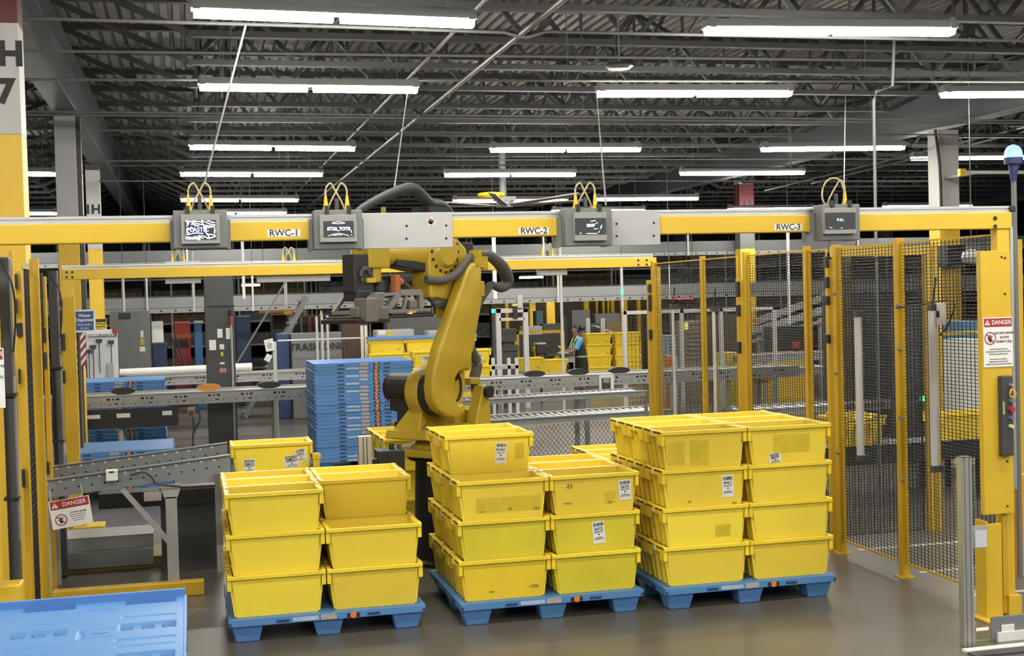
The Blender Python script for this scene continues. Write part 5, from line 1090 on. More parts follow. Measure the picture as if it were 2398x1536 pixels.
pallet(aY(1060, 840, 22.3).x, 22.2+PD/2, 0, 'blue pallet, lowest under the golden totes', 'blue pallets far back'); pallet(aY(1060, 840, 22.3).x, 22.2+PD/2, .0527, 'blue pallet, middle one under the golden totes', 'blue pallets far back', flat=True); pallet(aY(1060, 840, 22.3).x, 22.2+PD/2, .0527*2, 'blue pallet, upper one under the golden totes', 'blue pallets far back', flat=True)
t = bin_('grey control cabinet with a yellow sticker above the lidded totes', 881, 970, 772, 800, 27.3, GREYL, d=.5, name='control_cabinet', cat='cabinet')
px_box(MB(), 906, 918, 776, 788, 27.29, .01).build('yellow_sticker', mat('warn_yellow', (.7, .5, .05), .5), t); px_box(MB(), 886, 903, 773, 784, 27.29, .01).build('white_label', WHITE, t)
bin_('second grey control cabinet right of the stickered one', 1003, 1045, 774, 800, 27.3, GREYL, d=.5, name='control_cabinet', cat='cabinet')
t = bin_('dark grey box conveyor behind the gripper', 905, 1046, 738, 766, 28.6, mat('belt_housing', (.10, .10, .10), .6), d=.6, name='box_conveyor', cat='conveyor')
t = thing('portal_frame', 'light grey portal frame right of the robot holding a hanging scanner', 'frame', (6, 29, 0)); Y = 26.5
for px in (1167, 1231): p = aY(px, 722, Y); MB().box(p.x-.05, p.x+.05, Y, Y+.1, 0, p.z).build('post', ALUP, t)
px_box(MB(), 1162, 1237, 722, 732, Y, .1).build('top_beam', ALUP, t); px_box(MB(), 1170, 1228, 744, 751, Y, .08).build('lower_beam', ALUP, t)
px_box(MB(), 1202, 1212, 712, 747, Y-.06, .1).build('scanner', BLACK, t); px_box(MB(), 1201, 1213, 711, 717, Y-.08, .1).build('scanner_cap', mat('scanner_yellow', (.7, .6, .1), .5), t); p = aY(1218, 690, Y); MB().box(p.x-.05, p.x+.05, Y, Y+.08, aY(1218, 724, Y).z, p.z).build('stub', ALUP, t)
t = thing('yellow_guard_frame', 'thin yellow frame with a dark pane behind the workstation', 'guard frame', (8, 30, 0)); Y = 30
for px in (1210, 1317): p = aY(px, 776, Y); MB().box(p.x-.05, p.x+.05, Y, Y+.08, 0, p.z).build('post', YEL, t)
px_box(MB(), 1206, 1320, 774, 781, Y, .08).build('top_rail', YEL, t); px_box(MB(), 1214, 1313, 783, 850, Y+.02, .03).build('dark_pane', mat('pane_dark', (.05, .045, .04), .5), t)
t = thing('dark_machine', 'tangle of dark machine parts behind the portal frame', 'machine', (6.5, 26.9, 0))
for a in ((1172, 1210, 770, 800), (1178, 1200, 780, 850), (1160, 1175, 755, 860), (1150, 1215, 812, 822)): px_box(MB(), *a, 26.9+.1*random.random(), .3).build('housing', mat('machine_dark', (.06, .058, .055), .6), t)
MB().box(aY(1160, 800, 26.9).x, aY(1215, 800, 26.9).x, 27.0, 27.3, 0, 1.3).build('stand', DARK, t)
t = thing('grey_frame_table', 'low grey tubular frame between robot and yellow totes', 'frame', (6, 24, 0)); Y = 24.5
for px in (1155, 1192, 1210): p = aY(px, 838, Y); MB().box(p.x-.03, p.x+.03, Y, Y+.06, 0, p.z).build('post', ALUP, t)
px_box(MB(), 1150, 1216, 856, 864, Y, .5).build('shelf', CONV, t)
# workstation with person
WY = 28.4
t = thing('workstation', 'dark workstation with monitor and keyboard in front of the person', 'workstation', (aY(1300, 840, WY).x, WY, 0))
px_box(MB(), 1257, 1281, 806, 828, WY, .12).build('monitor', BLACK, t, bevel=.01); px_box(MB(), 1258, 1279, 803, 809, WY+.02, .3).build('printer', GREYL, t); px_box(MB(), 1261, 1284, 828, 872, WY+.05, .2).build('pedestal', DARK, t); px_box(MB(), 1268, 1280, 857, 868, WY+.03, .02).build('white_notice', WHITE, t)
MB().box(aY(1261, 850, WY).x, aY(1284, 850, WY).x, WY+.05, WY+.25, 0, .9).build('foot', DARK, t)
px_box(MB(), 1279, 1345, 828, 833, WY, .5).build('desk_top', DARK, t); g = MB(); g.bar(aY(1282, 812, WY+.1), aY(1302, 832, WY+.1), .35, .04, up=(0, 1, 0)); g.build('tilted_screen', BLACK, t)
px_box(MB(), 1306, 1332, 825, 829, WY+.02, .3).build('keyboard', GREYL, t); px_box(MB(), 1322, 1346, 834, 875, WY+.1, .4).build('desk_cabinet', CONV, t); px_box(MB(), 1324, 1334, 853, 867, WY+.08, .03).build('cabinet_vent', BLACK, t)
MB().box(aY(1322, 850, WY).x, aY(1346, 850, WY).x, WY+.1, WY+.5, 0, .8).build('desk_leg', CONV, t)
for lab, px, py, Y, n in (('yellow tote at the left foot of the dark workstation', 1238, 838, 27.6, 3), ('yellow tote between the workstation pedestal and desk', 1290, 812, 29.1, 3), ('yellow tote right of the pedestal, lower one', 1296, 842, 27.7, 3)):
    p = aY(px, py, Y); 
    t = tote(p.x, Y+.2, p.z-TH, lab, 'yellow totes around the workstation'); t2 = thing('tote_stand', 'grey stand under the '+lab.replace('yellow tote ', 'tote '), 'stand', (p.x, Y+.2, 0)); MB().box(p.x-.25, p.x+.25, Y+.05, Y+.35, 0, p.z-TH).build('stand', CONVD, t2)
for c, px in enumerate((1403, 1470)):
    p = aY(px, 790, 31.8); bg_stack(p.x, 31.8+.2, .172, 4, ['yellow stack right behind the person', 'yellow stack beside the grey mesh frame'][c], 'yellow totes behind the person')
    pallet(p.x, 31.7+PD/2, 0, ['blue pallet under the totes behind the person', 'blue pallet under the totes beside the grey mesh frame'][c], 'blue pallets far back') if c == 0 else None
def person():
    """worker in profile facing left, bending slightly to the keyboard"""
    Y = 28.75; base = aY(1362, 850, Y); X = base.x
    t = thing('person', 'person in blue shirt, dark vest and black shorts working at the dark workstation', 'person', (X, Y, 0))
    skin = mat('skin_brown', (.22, .12, .075), .6); shirt = mat('shirt_blue', (.10, .28, .52), .8); vest = mat('vest_navy', (.02, .025, .04), .8); hair = mat('hair_black', (.012, .011, .011), .5); cloth = mat('shorts_black', (.016, .016, .018), .8); lime = mat('vest_lime', (.55, .6, .12), .6)
    me = bpy.data.meshes.new('body'); V = []; E = []; R = []
    def J(x, y, z, r, p=None):
        V.append((x, y, z)); R.append(r)
        if p is not None: E.append((p, len(V)-1))
        return len(V)-1
    pe = J(0, 0, .86, (.12, .14)); sp = J(-.02, 0, 1.04, (.105, .13), pe); ch = J(-.06, 0, 1.22, (.115, .15), sp); nk = J(-.10, 0, 1.36, (.055, .055), ch); hd = J(-.13, 0, 1.44, (.07, .065), nk); cr = J(-.135, 0, 1.52, (.088, .075), hd); J(-.125, 0, 1.58, (.06, .055), cr)
    for s in (-1, 1):
        sh = J(-.07, s*.17, 1.29, (.06, .06), ch); el = J(-.20, s*.21, 1.07, (.043, .043), sh); wr = J(-.44, s*.14, 1.0, (.03, .03), el); pm = J(-.52, s*.12, .985, (.036, .022), wr)
        for k in range(4): f = J(-.57, s*.12+(k-1.5)*.02, .985, (.011, .011), pm); J(-.61-.01*(k in (1, 2)), s*.12+(k-1.5)*.022, .965, (.009, .009), f)
        th = J(-.53, s*.12-s*.045, .98, (.012, .012), pm); J(-.57, s*.12-s*.055, .972, (.009, .009), th)
        hp = J(.0, s*.09, .80, (.085, .09), pe); kn = J(-.02, s*.10, .47, (.058, .058), hp); an = J(.02, s*.10, .10, (.04, .04), kn); J(-.06, s*.105, .04, (.042, .04), an); J(-.13, s*.11, .03, (.03, .03), len(V)-1)
    me.from_pydata(V, E, []); ob = bpy.data.objects.new('body', me); COL.objects.link(ob); ob.parent = t; me.materials.append(skin)
    sk = ob.modifiers.new('skin', 'SKIN'); sv = me.skin_vertices[0].data
    for i, r in enumerate(R): sv[i].radius = r
    sv[0].use_root = True
    ob.modifiers.new('sub', 'SUBSURF').levels = 1; ob.modifiers['sub'].render_levels = 2
    def L(prof, nm, m, sx=1, sy=1):     # lofted clothing: (x, z, rx, ry)
        g = MB(); n = 18; vs = []; fs = []
        for x, z, rx, ry in prof:
            for k in range(n): a = 2*math.pi*k/n; vs.append((x+rx*math.cos(a), ry*math.sin(a), z))
        for j in range(len(prof)-1): fs += [(j*n+k, j*n+(k+1) % n, (j+1)*n+(k+1) % n, (j+1)*n+k) for k in range(n)]
        g.add(vs, fs); return g.build(nm, m, t, local=True, smooth=True)
    L([(0, .86, .135, .17), (-.02, 1.0, .125, .16), (-.05, 1.15, .135, .175), (-.07, 1.28, .125, .185), (-.09, 1.35, .07, .09)], 'vest', vest)
    L([(0, .56, .14, .19), (0, .7, .15, .2), (0, .88, .13, .17)], 'shorts', cloth)
    L([(0, .90, .139, .174), (0, .93, .138, .173)], 'reflective_belt', lime)
    g = MB()
    for s in (-1, 1): g.tube([(-.19, s*.09, .98), (-.21, s*.10, 1.15), (-.17, s*.11, 1.30), (-.09, s*.11, 1.375)], .016, n=6)
    g.build('reflective_strap', lime, t, local=True, smooth=True)
    g = MB()
    for s in (-1, 1): g.tube([(-.06, s*.15, 1.32), (-.08, s*.19, 1.28), (-.15, s*.21, 1.15), (-.185, s*.212, 1.09)], [.06, .078, .068, .066], n=12)
    g.build('sleeve', shirt, t, local=True, smooth=True)
    g = MB(); g.lathe([(.03, 1.46), (.07, 1.49), (.088, 1.54), (.088, 1.59), (.06, 1.63), (.02, 1.645)], c=(-.088, 0, 0), n=16); g.lathe([(.02, 1.50), (.07, 1.53), (.075, 1.57), (.03, 1.62)], c=(.03, 0, 0), n=12); g.build('hair', hair, t, local=True, smooth=True)
    g = MB(); g.hexa([(-.215, -.012, 1.495), (-.215, .012, 1.495), (-.19, .016, 1.495), (-.19, -.016, 1.495)], [(-.205, -.006, 1.535), (-.205, .006, 1.535), (-.19, .008, 1.54), (-.19, -.008, 1.54)]); g.build('nose', skin, t, local=True)
    g = MB()
    for s in (-1, 1): g.lathe([(.003, -.006), (.009, 0), (.003, .006)], c=(-.196, s*.033, 1.535), n=8)
    g.build('eyes', hair, t, local=True); MB().box(-.205, -.195, -.02, .02, 1.465, 1.472).build('mouth', mat('lip', (.14, .05, .04), .6), t, local=True)
    g = MB()
    for s in (-1, 1): g.lathe([(.006, -.03), (.02, -.01), (.018, .02), (.006, .03)], c=(-.115, s*.08, 1.52), n=8)
    g.build('ears', skin, t, local=True)
    return t
person()
# ---------------------------------------------------------------- background right, seen through the mesh
t = thing('grey_mesh_frame', 'light grey framed mesh fence behind the yellow fence, right half of the hall', 'mesh fence', (9, 21.5, 0)); Y = 21.5
za = aY(1640, 723, Y).z
for px in (1464, 1598, 1690, 1815): p = aY(px, 760, Y); MB().box(p.x-.03, p.x+.03, Y, Y+.06, 0, za).build('post', ALUP, t)
a, b = aY(1460, 724, Y).x, aY(1818, 724, Y).x; MB().box(a, b, Y, Y+.06, za-.06, za).build('top_rail', ALUP, t)
g = MB(); x = a
while x < b: g.box(x-.003, x+.003, Y+.02, Y+.026, .1, za); x += .07
z = .1
while z < za: g.box(a, b, Y+.02, Y+.026, z-.003, z+.003); z += .07
g.build('wire_mesh', mat('wire_brown', (.07, .06, .05), .6), t)
t = thing('led_sign', 'dim red glowing text display behind the rearmost mesh panel', 'sign', (9, 30, 2.2)); px_box(MB(), 1562, 1630, 690, 712, 30, .1).build('case', BLACK, t)
g = MB(); r = random.Random(5)
for k in range(26):
    p = aY(1567+2.2*k, 699, 29.99)
    if r.random() < .8: g.box(p.x-.008, p.x+.008, 29.98, 29.99, p.z-.03*r.random()-.005, p.z+.03*r.random())
g.build('red_letters', mat('led_red', (1, .03, .08), .4, emit=2.5), t); hang(t, (aY(1570, 700, 30).x, aY(1625, 700, 30).x), 30.05, 2.3, 5.1)
ycols = [(1242, 1256, 698, 34.5), (1282, 1301, 698, 33.5), (1185, 1193, 700, 35.5), (1370, 1381, 695, 36), (1398, 1402, 700, 36.5), (1413, 1418, 697, 36.5), (1425, 1429, 698, 36.5), (1433, 1441, 696, 36.5), (1456, 1471, 694, 35), (1494, 1502, 700, 36)]
WH = ['first', 'second', 'third', 'fourth', 'fifth', 'sixth', 'seventh', 'eighth', 'ninth', 'tenth']
for k, (x0, x1, y0, Y) in enumerate(sorted(ycols)):
    pbox('rack_upright', 'yellow rack upright far behind the workstation, %s from the robot' % WH[k], 'rack upright', x0, x1, y0, 870, Y, .12, COLY, floor=True, group='yellow rack uprights')
t = bin_('dark rack beam behind the yellow uprights', 1150, 1520, 700, 706, 37, mat('rack_brown', (.10, .07, .04), .8), name='rack_beam', cat='rack', d=.3)
r = random.Random(11); gm = [mat('clutter_%d' % k, c, .7) for k, c in enumerate(((.05, .05, .05), (.08, .07, .06), (.12, .12, .12), (.16, .11, .05), (.05, .08, .10), (.28, .19, .03)))]
CL = [('dark grey machine cabinet', 1340, 1382, 726, 775, 34, gm[2]), ('grey machine cabinet', 1394, 1452, 734, 752, 34, gm[2]), ('dark brown crate', 1316, 1338, 740, 790, 34.5, gm[1]), ('blue grey cart', 1256, 1272, 728, 760, 33, gm[4]), ('grey box conveyor', 1225, 1270, 764, 776, 31.5, GREYL), ('dark conveyor body', 1272, 1320, 758, 776, 32, gm[1]), ('brown carton', 1420, 1455, 753, 785, 33.5, gm[3]), ('dark crate', 1385, 1420, 757, 785, 33.6, gm[0])]
CLW = ['left of the person', 'above the yellow totes', 'behind the person', 'beside the portal frame', 'above the yellow guard frame', 'right above the yellow guard frame', 'behind the grey mesh frame post', 'above the right yellow stack']
for (nm, x0, x1, y0, y1, Y, m), w in zip(CL, CLW): pbox(nm.replace(' ', '_'), nm+' '+w, nm.split()[-1], x0, x1, y0, y1, Y, .35, m, floor=True)
t = thing('chute', 'light grey inclined chute behind the right yellow totes', 'chute', (12, 33, 1)); A = aY(1390, 763, 33.2); B = aY(1456, 788, 33.2); g = MB(); g.bar(A, B, .4, .05); g.build('slide', GREYL, t)
for px in (1377, 1412): p = aY(px, 745, 32.9); MB().box(p.x-.06, p.x+.06, 32.9, 33.0, 0, p.z).build('post', GREYL, t)
# conveyors and stock beyond the right fence
conveyor('grey conveyor beyond the rear right mesh panels, nearest one', 7.3, 13.5, 16.5, .6, .72, .74, .09, (7.6, 10, 12.8), rollers=.12, m=CONV)
conveyor('grey conveyor beyond the rear right mesh panels, middle one', 8.4, 15.5, 20.6, .6, .98, 1.0, .12, (8.8, 11, 14.8), rollers=.14, m=CONV)
conveyor('grey conveyor beyond the rear right mesh panels, rearmost one', 10.0, 17.5, 22.6, .6, 1.12, 1.14, .14, (10.4, 13.5, 17), m=CONV)
t = pbox('yellow_barrier', 'bright yellow low barrier seen through the wide mesh panel', 'barrier', 1692, 1905, 826, 850, 24.2, .25, YEL, floor=False, z0=0)
t = pbox('dark_press', 'black machine block with a red part, seen below the fourth display', 'machine', 1822, 1895, 764, 822, 24.9, .7, BLACK, floor=True); px_box(MB(), 1858, 1874, 800, 815, 24.86, .05).build('red_part', mat('part_red', (.4, .04, .03), .5), t)
t = pbox('yellow_crate', 'orange yellow crate on the lower conveyor seen through the wide mesh panel', 'crate', 1766, 1802, 897, 920, 20.7, .4, mat('crate_orange', (.55, .28, .03), .5), z0=1.0)
for lab, px0, py0, px1, py1, Y in (('inclined grey conveyor rising to the right, upper', 1770, 757, 1960, 690, 27), ('inclined grey conveyor rising to the right, lower', 1760, 780, 1950, 725, 26)):
    t = thing('inclined_conveyor', lab, 'conveyor', (12, Y, 0)); A = aY(px0, py0, Y); B = aY(px1, py1, Y)
    for dy, dz in ((0, 0), (.5, 0), (0, -.18)): MB().bar((A.x, Y+dy, A.z+dz), (B.x, Y+dy, B.z+dz), .05, .07).build('side_rail', CONV, t)
    for f in (.1, .85): x = A.x+(B.x-A.x)*f; z = A.z+(B.z-A.z)*f; MB().box(x-.03, x+.03, Y+.02, Y+.08, 0, z-.1).build('leg', CONVD, t)
t = pbox('hi_vis_rack', 'tan slatted rack with a lime lamp seen through the rearmost mesh panel', 'rack', 1606, 1648, 752, 850, 26, .6, mat('rack_tan', (.24, .20, .13), .7), floor=True); g = MB()
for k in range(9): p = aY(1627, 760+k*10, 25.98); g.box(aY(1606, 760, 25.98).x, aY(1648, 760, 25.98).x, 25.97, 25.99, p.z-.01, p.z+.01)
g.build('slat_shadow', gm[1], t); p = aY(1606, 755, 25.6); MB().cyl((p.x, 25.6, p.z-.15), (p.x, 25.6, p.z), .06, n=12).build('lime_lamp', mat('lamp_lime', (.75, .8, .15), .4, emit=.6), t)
t = pbox('blue_slat_stack', 'stack of pale blue trays seen left through the rearmost mesh panel', 'trays', 1566, 1588, 785, 832, 25, .5, mat('tray_blue', (.35, .45, .55), .6), floor=True); g = MB()
for k in range(6): p = aY(1577, 788+k*8, 24.98); g.box(aY(1566, 790, 24.98).x, aY(1588, 790, 24.98).x, 24.97, 24.99, p.z-.015, p.z)
g.build('tray_gap', gm[0], t)
pbox('orange_drum', 'orange drum below the pale blue trays', 'drum', 1568, 1580, 832, 856, 24, .3, ORANGE, floor=True, bevel=.03)
pbox('brown_rack', 'brown stocked rack seen between slim post and double post', 'rack', 1660, 1732, 740, 830, 28, .8, mat('rack_brown2', (.13, .09, .05), .8, noise=.9, nscale=9, col2=(.03, .03, .03)), floor=True)
pbox('brown_rack', 'brown stocked rack seen at the left of the wide mesh panel', 'rack', 1764, 1812, 770, 828, 28.5, .8, mat('rack_brown2', (.13, .09, .05)), floor=True)
t = pbox('yellow_bin', 'yellow bin seen beside the slim fence post', 'bin', 1690, 1732, 826, 850, 23.4, .4, mat('bin_yellow', (.6, .45, .03), .5), floor=True)
# neighbouring cell: dark mesh, yellow posts, dark conveyor, totes
NX = 7.4
t = thing('neighbour_post', 'bright yellow double post of the next cell seen through the nearest mesh panel', 'fence post', (NX, 12, 0)); p = aY(2173, 800, 11.2); q = aY(2199, 800, 11.2)
MB().box(p.x, (p.x+q.x)/2-.006, 11.2, 11.28, 0, 2.74).build('post', YEL, t); MB().box((p.x+q.x)/2+.006, q.x, 11.2, 11.28, 0, 2.74).build('post', YEL, t)
p2 = aY(1945, 573, 11.24); MB().box(p2.x, p.x, 11.2, 11.26, 2.64, 2.74).build('top_rail', YEL, t)
mesh_panel(p2.x+.02, 11.3, p.x-.02, 11.3, .0, 2.62, 'dark mesh panel of the next cell behind the right fence', frame=WIRE)
pbox('dark_cabinet', 'dark grey cabinet seen between mesh posts, below the dark grille', 'cabinet', 2128, 2166, 720, 770, 15.5, .5, DARK, floor=True)
pbox('dark_machine_block', 'black machine housing of the next cell, left half of the mesh', 'machine', 1978, 2095, 690, 820, 17.5, .7, mat('machine_black', (.025, .025, .028), .6), floor=True)
for lab, x0, x1, Y in (('dense dark mesh behind the second panel from the right, in the next cell', 1966, 2096, 16.2), ('dense dark mesh directly left of the double yellow post', 2122, 2170, 13.6), ('dense dark mesh right of the double yellow post', 2200, 2262, 17.2)):
    mesh_panel(aY(x0, 800, Y).x, Y, aY(x1, 800, Y).x, Y, 0, 2.66, lab, px_=.045, pz=.05, frame=WIRE, wr=.006)
pbox('brown_upright', 'brown upright seen through the second mesh panel from the right', 'upright', 1984, 1998, 585, 1000, 17.3, .1, mat('upright_brown', (.16, .10, .03), .7), floor=True)
t = conveyor('black sided conveyor of the next cell crossing behind the nearest mesh', 6.3, 10.6, 12.9, .7, .62, .62, .2, (6.6, 8.5, 10.3), m=BLACK)
for k, (px, w) in enumerate(((2005, 0), (2050, 0))): p = aY(px, 985, 13.1); tote(p.x, 13.1+.25*k+.2, .61, 'yellow tote on the black conveyor, %s seen through the second mesh panel' % ('left one' if k == 0 else 'right one'), 'yellow totes on the black conveyor', rz=math.pi/2)
p = aY(2275, 965, 12.95); tote(p.x, 13.2, .61, 'yellow tote on the black conveyor beside the right leg cover plate', 'yellow totes on the black conveyor')
p = aY(2400, 965, 12.95); tote(p.x+.1, 13.2, .61, 'yellow tote on the black conveyor right of the operator box', 'yellow totes on the black conveyor')
for lab, a, Y, m in (('white cartons stacked behind the nearest mesh beside the danger sign', (2258, 2306, 795, 870), 15, WHITE), ('blue folded crates above the white cartons', (2256, 2304, 752, 776), 15.6, mat('crate_blue', (.06, .17, .30), .6)), ('dark brown stock behind the thick grey tube', (2212, 2250, 800, 860), 17.3, mat('rack_brown2', (.13, .09, .05))), ('pale bagged stock under the black conveyor', (2196, 2240, 1095, 1150), 14.2, mat('bag_pale', (.4, .4, .38), .7))):
    pbox('stock_pile', lab, 'stock', *a, Y, .5, m, floor=True)
t = pbox('yellow_cross_rail', 'yellow rail of the next cell behind the danger sign', 'rail', 2200, 2310, 776, 784, 14.6, .06, YEL); MB().box(aY(2305, 780, 14.6).x, aY(2311, 780, 14.6).x, 14.6, 14.66, 0, aY(2305, 780, 14.6).z).build('post', YEL, t)
MB().box(aY(2200, 780, 14.6).x, aY(2206, 780, 14.6).x, 14.6, 14.66, 0, aY(2202, 780, 14.6).z).build('post', YEL, t)
t = thing('green_lamp', 'small glowing green signal lamp behind the nearest mesh panel', 'signal lamp', (8.5, 12.8, 0)); p = aY(2161, 934, 13.6)
MB().cyl((p.x, 13.6, p.z-.03), (p.x, 13.6, p.z+.03), .035, n=14).build('lens', mat('lamp_green', (.05, .9, .45), .4, emit=1.3), t); MB().box(p.x-.04, p.x+.04, 13.58, 13.66, 0, p.z-.03).build('post', DARK, t)
for lab, px, py, Y in (('small glowing green lamp on the pole right of the robot', 1457, 684, 24.9), ('small glowing green lamp on the dark post beside the robot arm', 1155, 728, 25.2)):
    t = thing('green_lamp', lab, 'signal lamp', (0, Y, 0)); p = aY(px, py, Y); MB().cyl((p.x, Y, p.z-.04), (p.x, Y, p.z+.04), .035, n=12).build('lens', mat('lamp_green', (.05, .9, .45)), t); MB().cyl((p.x, Y, 0), (p.x, Y, p.z-.04), .025, n=8).build('pole', ALUP if px > 1300 else DARK, t)
t = pbox('loudspeaker_box', 'black ribbed box fixed high on the pale column behind the mesh', 'box', 2218, 2262, 573, 626, 19.9, .28, BLACK)
for k in range(4): px_box(MB(), 2219, 2261, 580+k*11, 582+k*11, 19.88, .02).build('rib', DARK, t)
t = thing('dome_lamp', 'shiny round lamp housing behind the mesh near the right leg', 'lamp', (0, 15, 2)); p = aY(2275, 605, 15); g = MB(); g.lathe([(.02, .12), (.1, .09), (.13, .02), (.11, -.04), (.05, -.07)], c=(p.x, 15, p.z), n=18); g.build('housing', ALU, t, smooth=True); MB().cyl((p.x, 15, p.z+.1), (p.x, 15, ROOF_Z), .008, n=6).build('hanger', STEEL, t)
t = thing('yellow_post', 'yellow post of the next cell at the right picture edge', 'fence post', (0, 10.2, 0)); p = aY(2376, 700, 10.3); q = aY(2396, 700, 10.3); MB().box(p.x, q.x, 10.3, 10.4, 0, 2.74).build('post', YEL, t)
t = thing('orange_post', 'orange yellow short post at the lower right picture edge', 'post', (0, 9.4, 0)); p = aY(2388, 1300, 9.2); MB().box(p.x, p.x+.12, 9.2, 9.3, 0, aY(2392, 1113, 9.2).z).build('post', mat('post_orange', (.75, .36, .02), .5), t)
t = pbox('side_table', 'dark table edge with a white notice right of the operator box', 'table', 2377, 2440, 1035, 1075, 10.6, .5, BLACK, floor=False, z0=None); px_box(MB(), 2376, 2392, 1042, 1058, 10.58, .02).build('notice', WHITE, t); g = MB(); g.bar(aY(2362, 1130, 10.7), aY(2400, 1085, 10.7), .05); g.build('brace', ALUP, t); MB().box(aY(2420, 1075, 10.7).x, aY(2440, 1075, 10.7).x, 10.7, 10.8, 0, aY(2420, 1073, 10.7).z).build('leg', BLACK, t)
# floor tape near the right leg
for lab, a, m in (('strip of red and white floor tape', ((5.02, 7.86), (5.5, 7.86), .07), None), ('green floor tape strip', ((4.9, 7.62), (5.5, 7.62), .05), mat('tape_green', (.10, .24, .10), .5)), ('upper white floor line right of the leg', ((5.75, 10.6), (8.5, 10.6), .07), mat('tape_white', (.5, .48, .36), .5)), ('middle white floor line right of the leg', ((5.75, 9.6), (8.5, 9.6), .05), mat('tape_white', (.5, .48, .36))), ('lower white floor line right of the leg', ((5.68, 8.75), (8.5, 8.75), .05), mat('tape_white', (.5, .48, .36)))):
    (x0, y0), (x1, y1), w = a; g = MB()
    if m is None:
        n = 5
        for k in range(n): g.mi(k % 2); s = (x1-x0)/n; g.hexa([(x0+k*s, y0, 0.0), (x0+(k+1)*s, y0, 0.0), (x0+(k+1)*s+.05, y0+w, 0.0), (x0+k*s+.05, y0+w, 0.0)], [(x0+k*s, y0, .002), (x0+(k+1)*s, y0, .002), (x0+(k+1)*s+.05, y0+w, .002), (x0+k*s+.05, y0+w, .002)])
        tag(g.build('floor_tape', [RED, WHITE]), lab+' on the floor before the right leg', 'floor tape')
    else: g.box(x0, x1, y0, y0+w, 0, .002); tag(g.build('floor_tape', m), lab+(' before the right leg' if 'green' in lab else ''), 'floor tape')
# shelving of the far storage module, one unit after another
SHM = [mat('shelf_stock_%d' % k, c, .8, noise=.9, nscale=7, col2=c2) for k, (c, c2) in enumerate((((.13, .12, .11), (.03, .03, .03)), ((.17, .15, .12), (.05, .04, .03)), ((.10, .11, .12), (.25, .25, .24)), ((.16, .12, .06), (.04, .03, .02))))]
for k in range(15):
    x = -9.0 + 2.6*k; y = 43.0
    t = thing('shelving_unit', 'grey storage shelving unit on the back wall side, %s from the left' % (ORD[k] if k else 'first'), 'shelving', (x+1.25, y, 0), 0, 'far shelving units')
    for xx in (x, x+2.45): MB().box(xx, xx+.07, y, y+.9, 0, 4.3).build('upright', GREYB, t)
    for z in (.2, .95, 1.7, 2.45, 3.2, 3.95): MB().box(x+.07, x+2.45, y, y+.9, z, z+.06).build('shelf', CONVD, t)
    for n_, z in enumerate((.26, 1.01, 1.76, 2.51, 3.26)):
        MB().box(x+.12, x+2.4, y+.06, y+.8, z, z+.28+.3*((k*7+n_*5) % 4)/4).build('stock', SHM[(k*3+n_) % 4], t)
t = thing('mezzanine_rail', 'pale guard rail along the far storage module', 'guard rail', (8, 41, 2.5))
MB().box(-9, 30, 41.0, 41.9, 2.44, 2.6).build('walkway', CONVD, t)
for z in (3.1, 3.55): MB().cyl((-9, 41.05, z), (30, 41.05, z), .03, n=6).build('rail', ALUP, t)
for k in range(20): MB().cyl((-8.5+2*k, 41.05, 0), (-8.5+2*k, 41.05, 3.55), .03, n=6).build('post', ALUP, t)
# ---------------------------------------------------------------- overhead services
def run(label, pts, r, m=PIPE, name='conduit', cat='conduit'):
    g = MB(); g.tube(pts, r, n=8, sub=1)
    if name == 'conduit' and len(pts) == 2:
        for f in (.2, .5, .8): q = Vector(pts[0]).lerp(Vector(pts[1]), f); g.cyl(q, (q.x, q.y, ROOF_Z), .004, n=4)
    return tag(g.build(name, m, smooth=True), label, cat)
run('long grey sprinkler pipe running diagonally away overhead', [(3.13, 2, 4.83), (3.11, 40, 4.8)], .025, m=mat('pipe_pale', (.15, .15, .145), .5, .2), name='sprinkler_pipe', cat='pipe')
run('thin second pipe beside the long diagonal sprinkler pipe', [(2.75, 2, 5.1), (2.73, 40, 5.08)], .018, name='sprinkler_pipe', cat='pipe')
A = [aY(px, py, 11.9) for px, py in ((-40, 40), (800, 63), (1180, 76), (1215, 86), (1235, 88), (1280, 74), (1700, 83), (2450, 97))]
run('grey conduit with a dip crossing just behind the first lamp row', A, .016)
for lab, Y, (a, b) in (('grey conduit under the second joist row', 13.6, ((-40, 118), (2450, 146))), ('grey conduit above the second lamp row', 14.9, ((-40, 186), (2450, 192))), ('pale double conduit above the third lamp row, upper', 17.5, ((50, 261), (2450, 283))), ('pale double conduit above the third lamp row, lower', 17.6, ((50, 268), (2450, 289))),
                       ('thin conduit just above the third lamp row', 18.9, ((230, 305), (2450, 317))), ('thin conduit below the third lamp row', 21.5, ((200, 377), (2200, 372))), ('thin conduit above the fourth lamp row', 22.4, ((230, 388), (2200, 386))), ('thin conduit with droppers behind the fourth lamp row', 25.5, ((230, 424), (2200, 424)))):
    run(lab, [aY(*a, Y), aY(*b, Y)], .012 if 'thin' in lab else .015)
for lab, a, b, Ya, Yb, r in (('pale hanging cord leading from the first lamp row to the first display', (575, 62), (478, 432), 11.3, 9.0, .008), ('thin hanging cord leading down to the robot hoses', (955, 214), (922, 452), 14.4, 11.6, .006), ('thin hanging cord leading down behind the third display', (1396, 216), (1419, 480), 14.4, 8.3, .0055), ('thin vertical cord down to the fourth display', (1980, 225), (1976, 470), 13.5, 8.1, .0045)):
    run(lab, [aY(*a, Ya), aY(*b, Yb)], r, m=mat('cord_pale', (.2, .2, .19), .5), name='drop_cord', cat='cord')
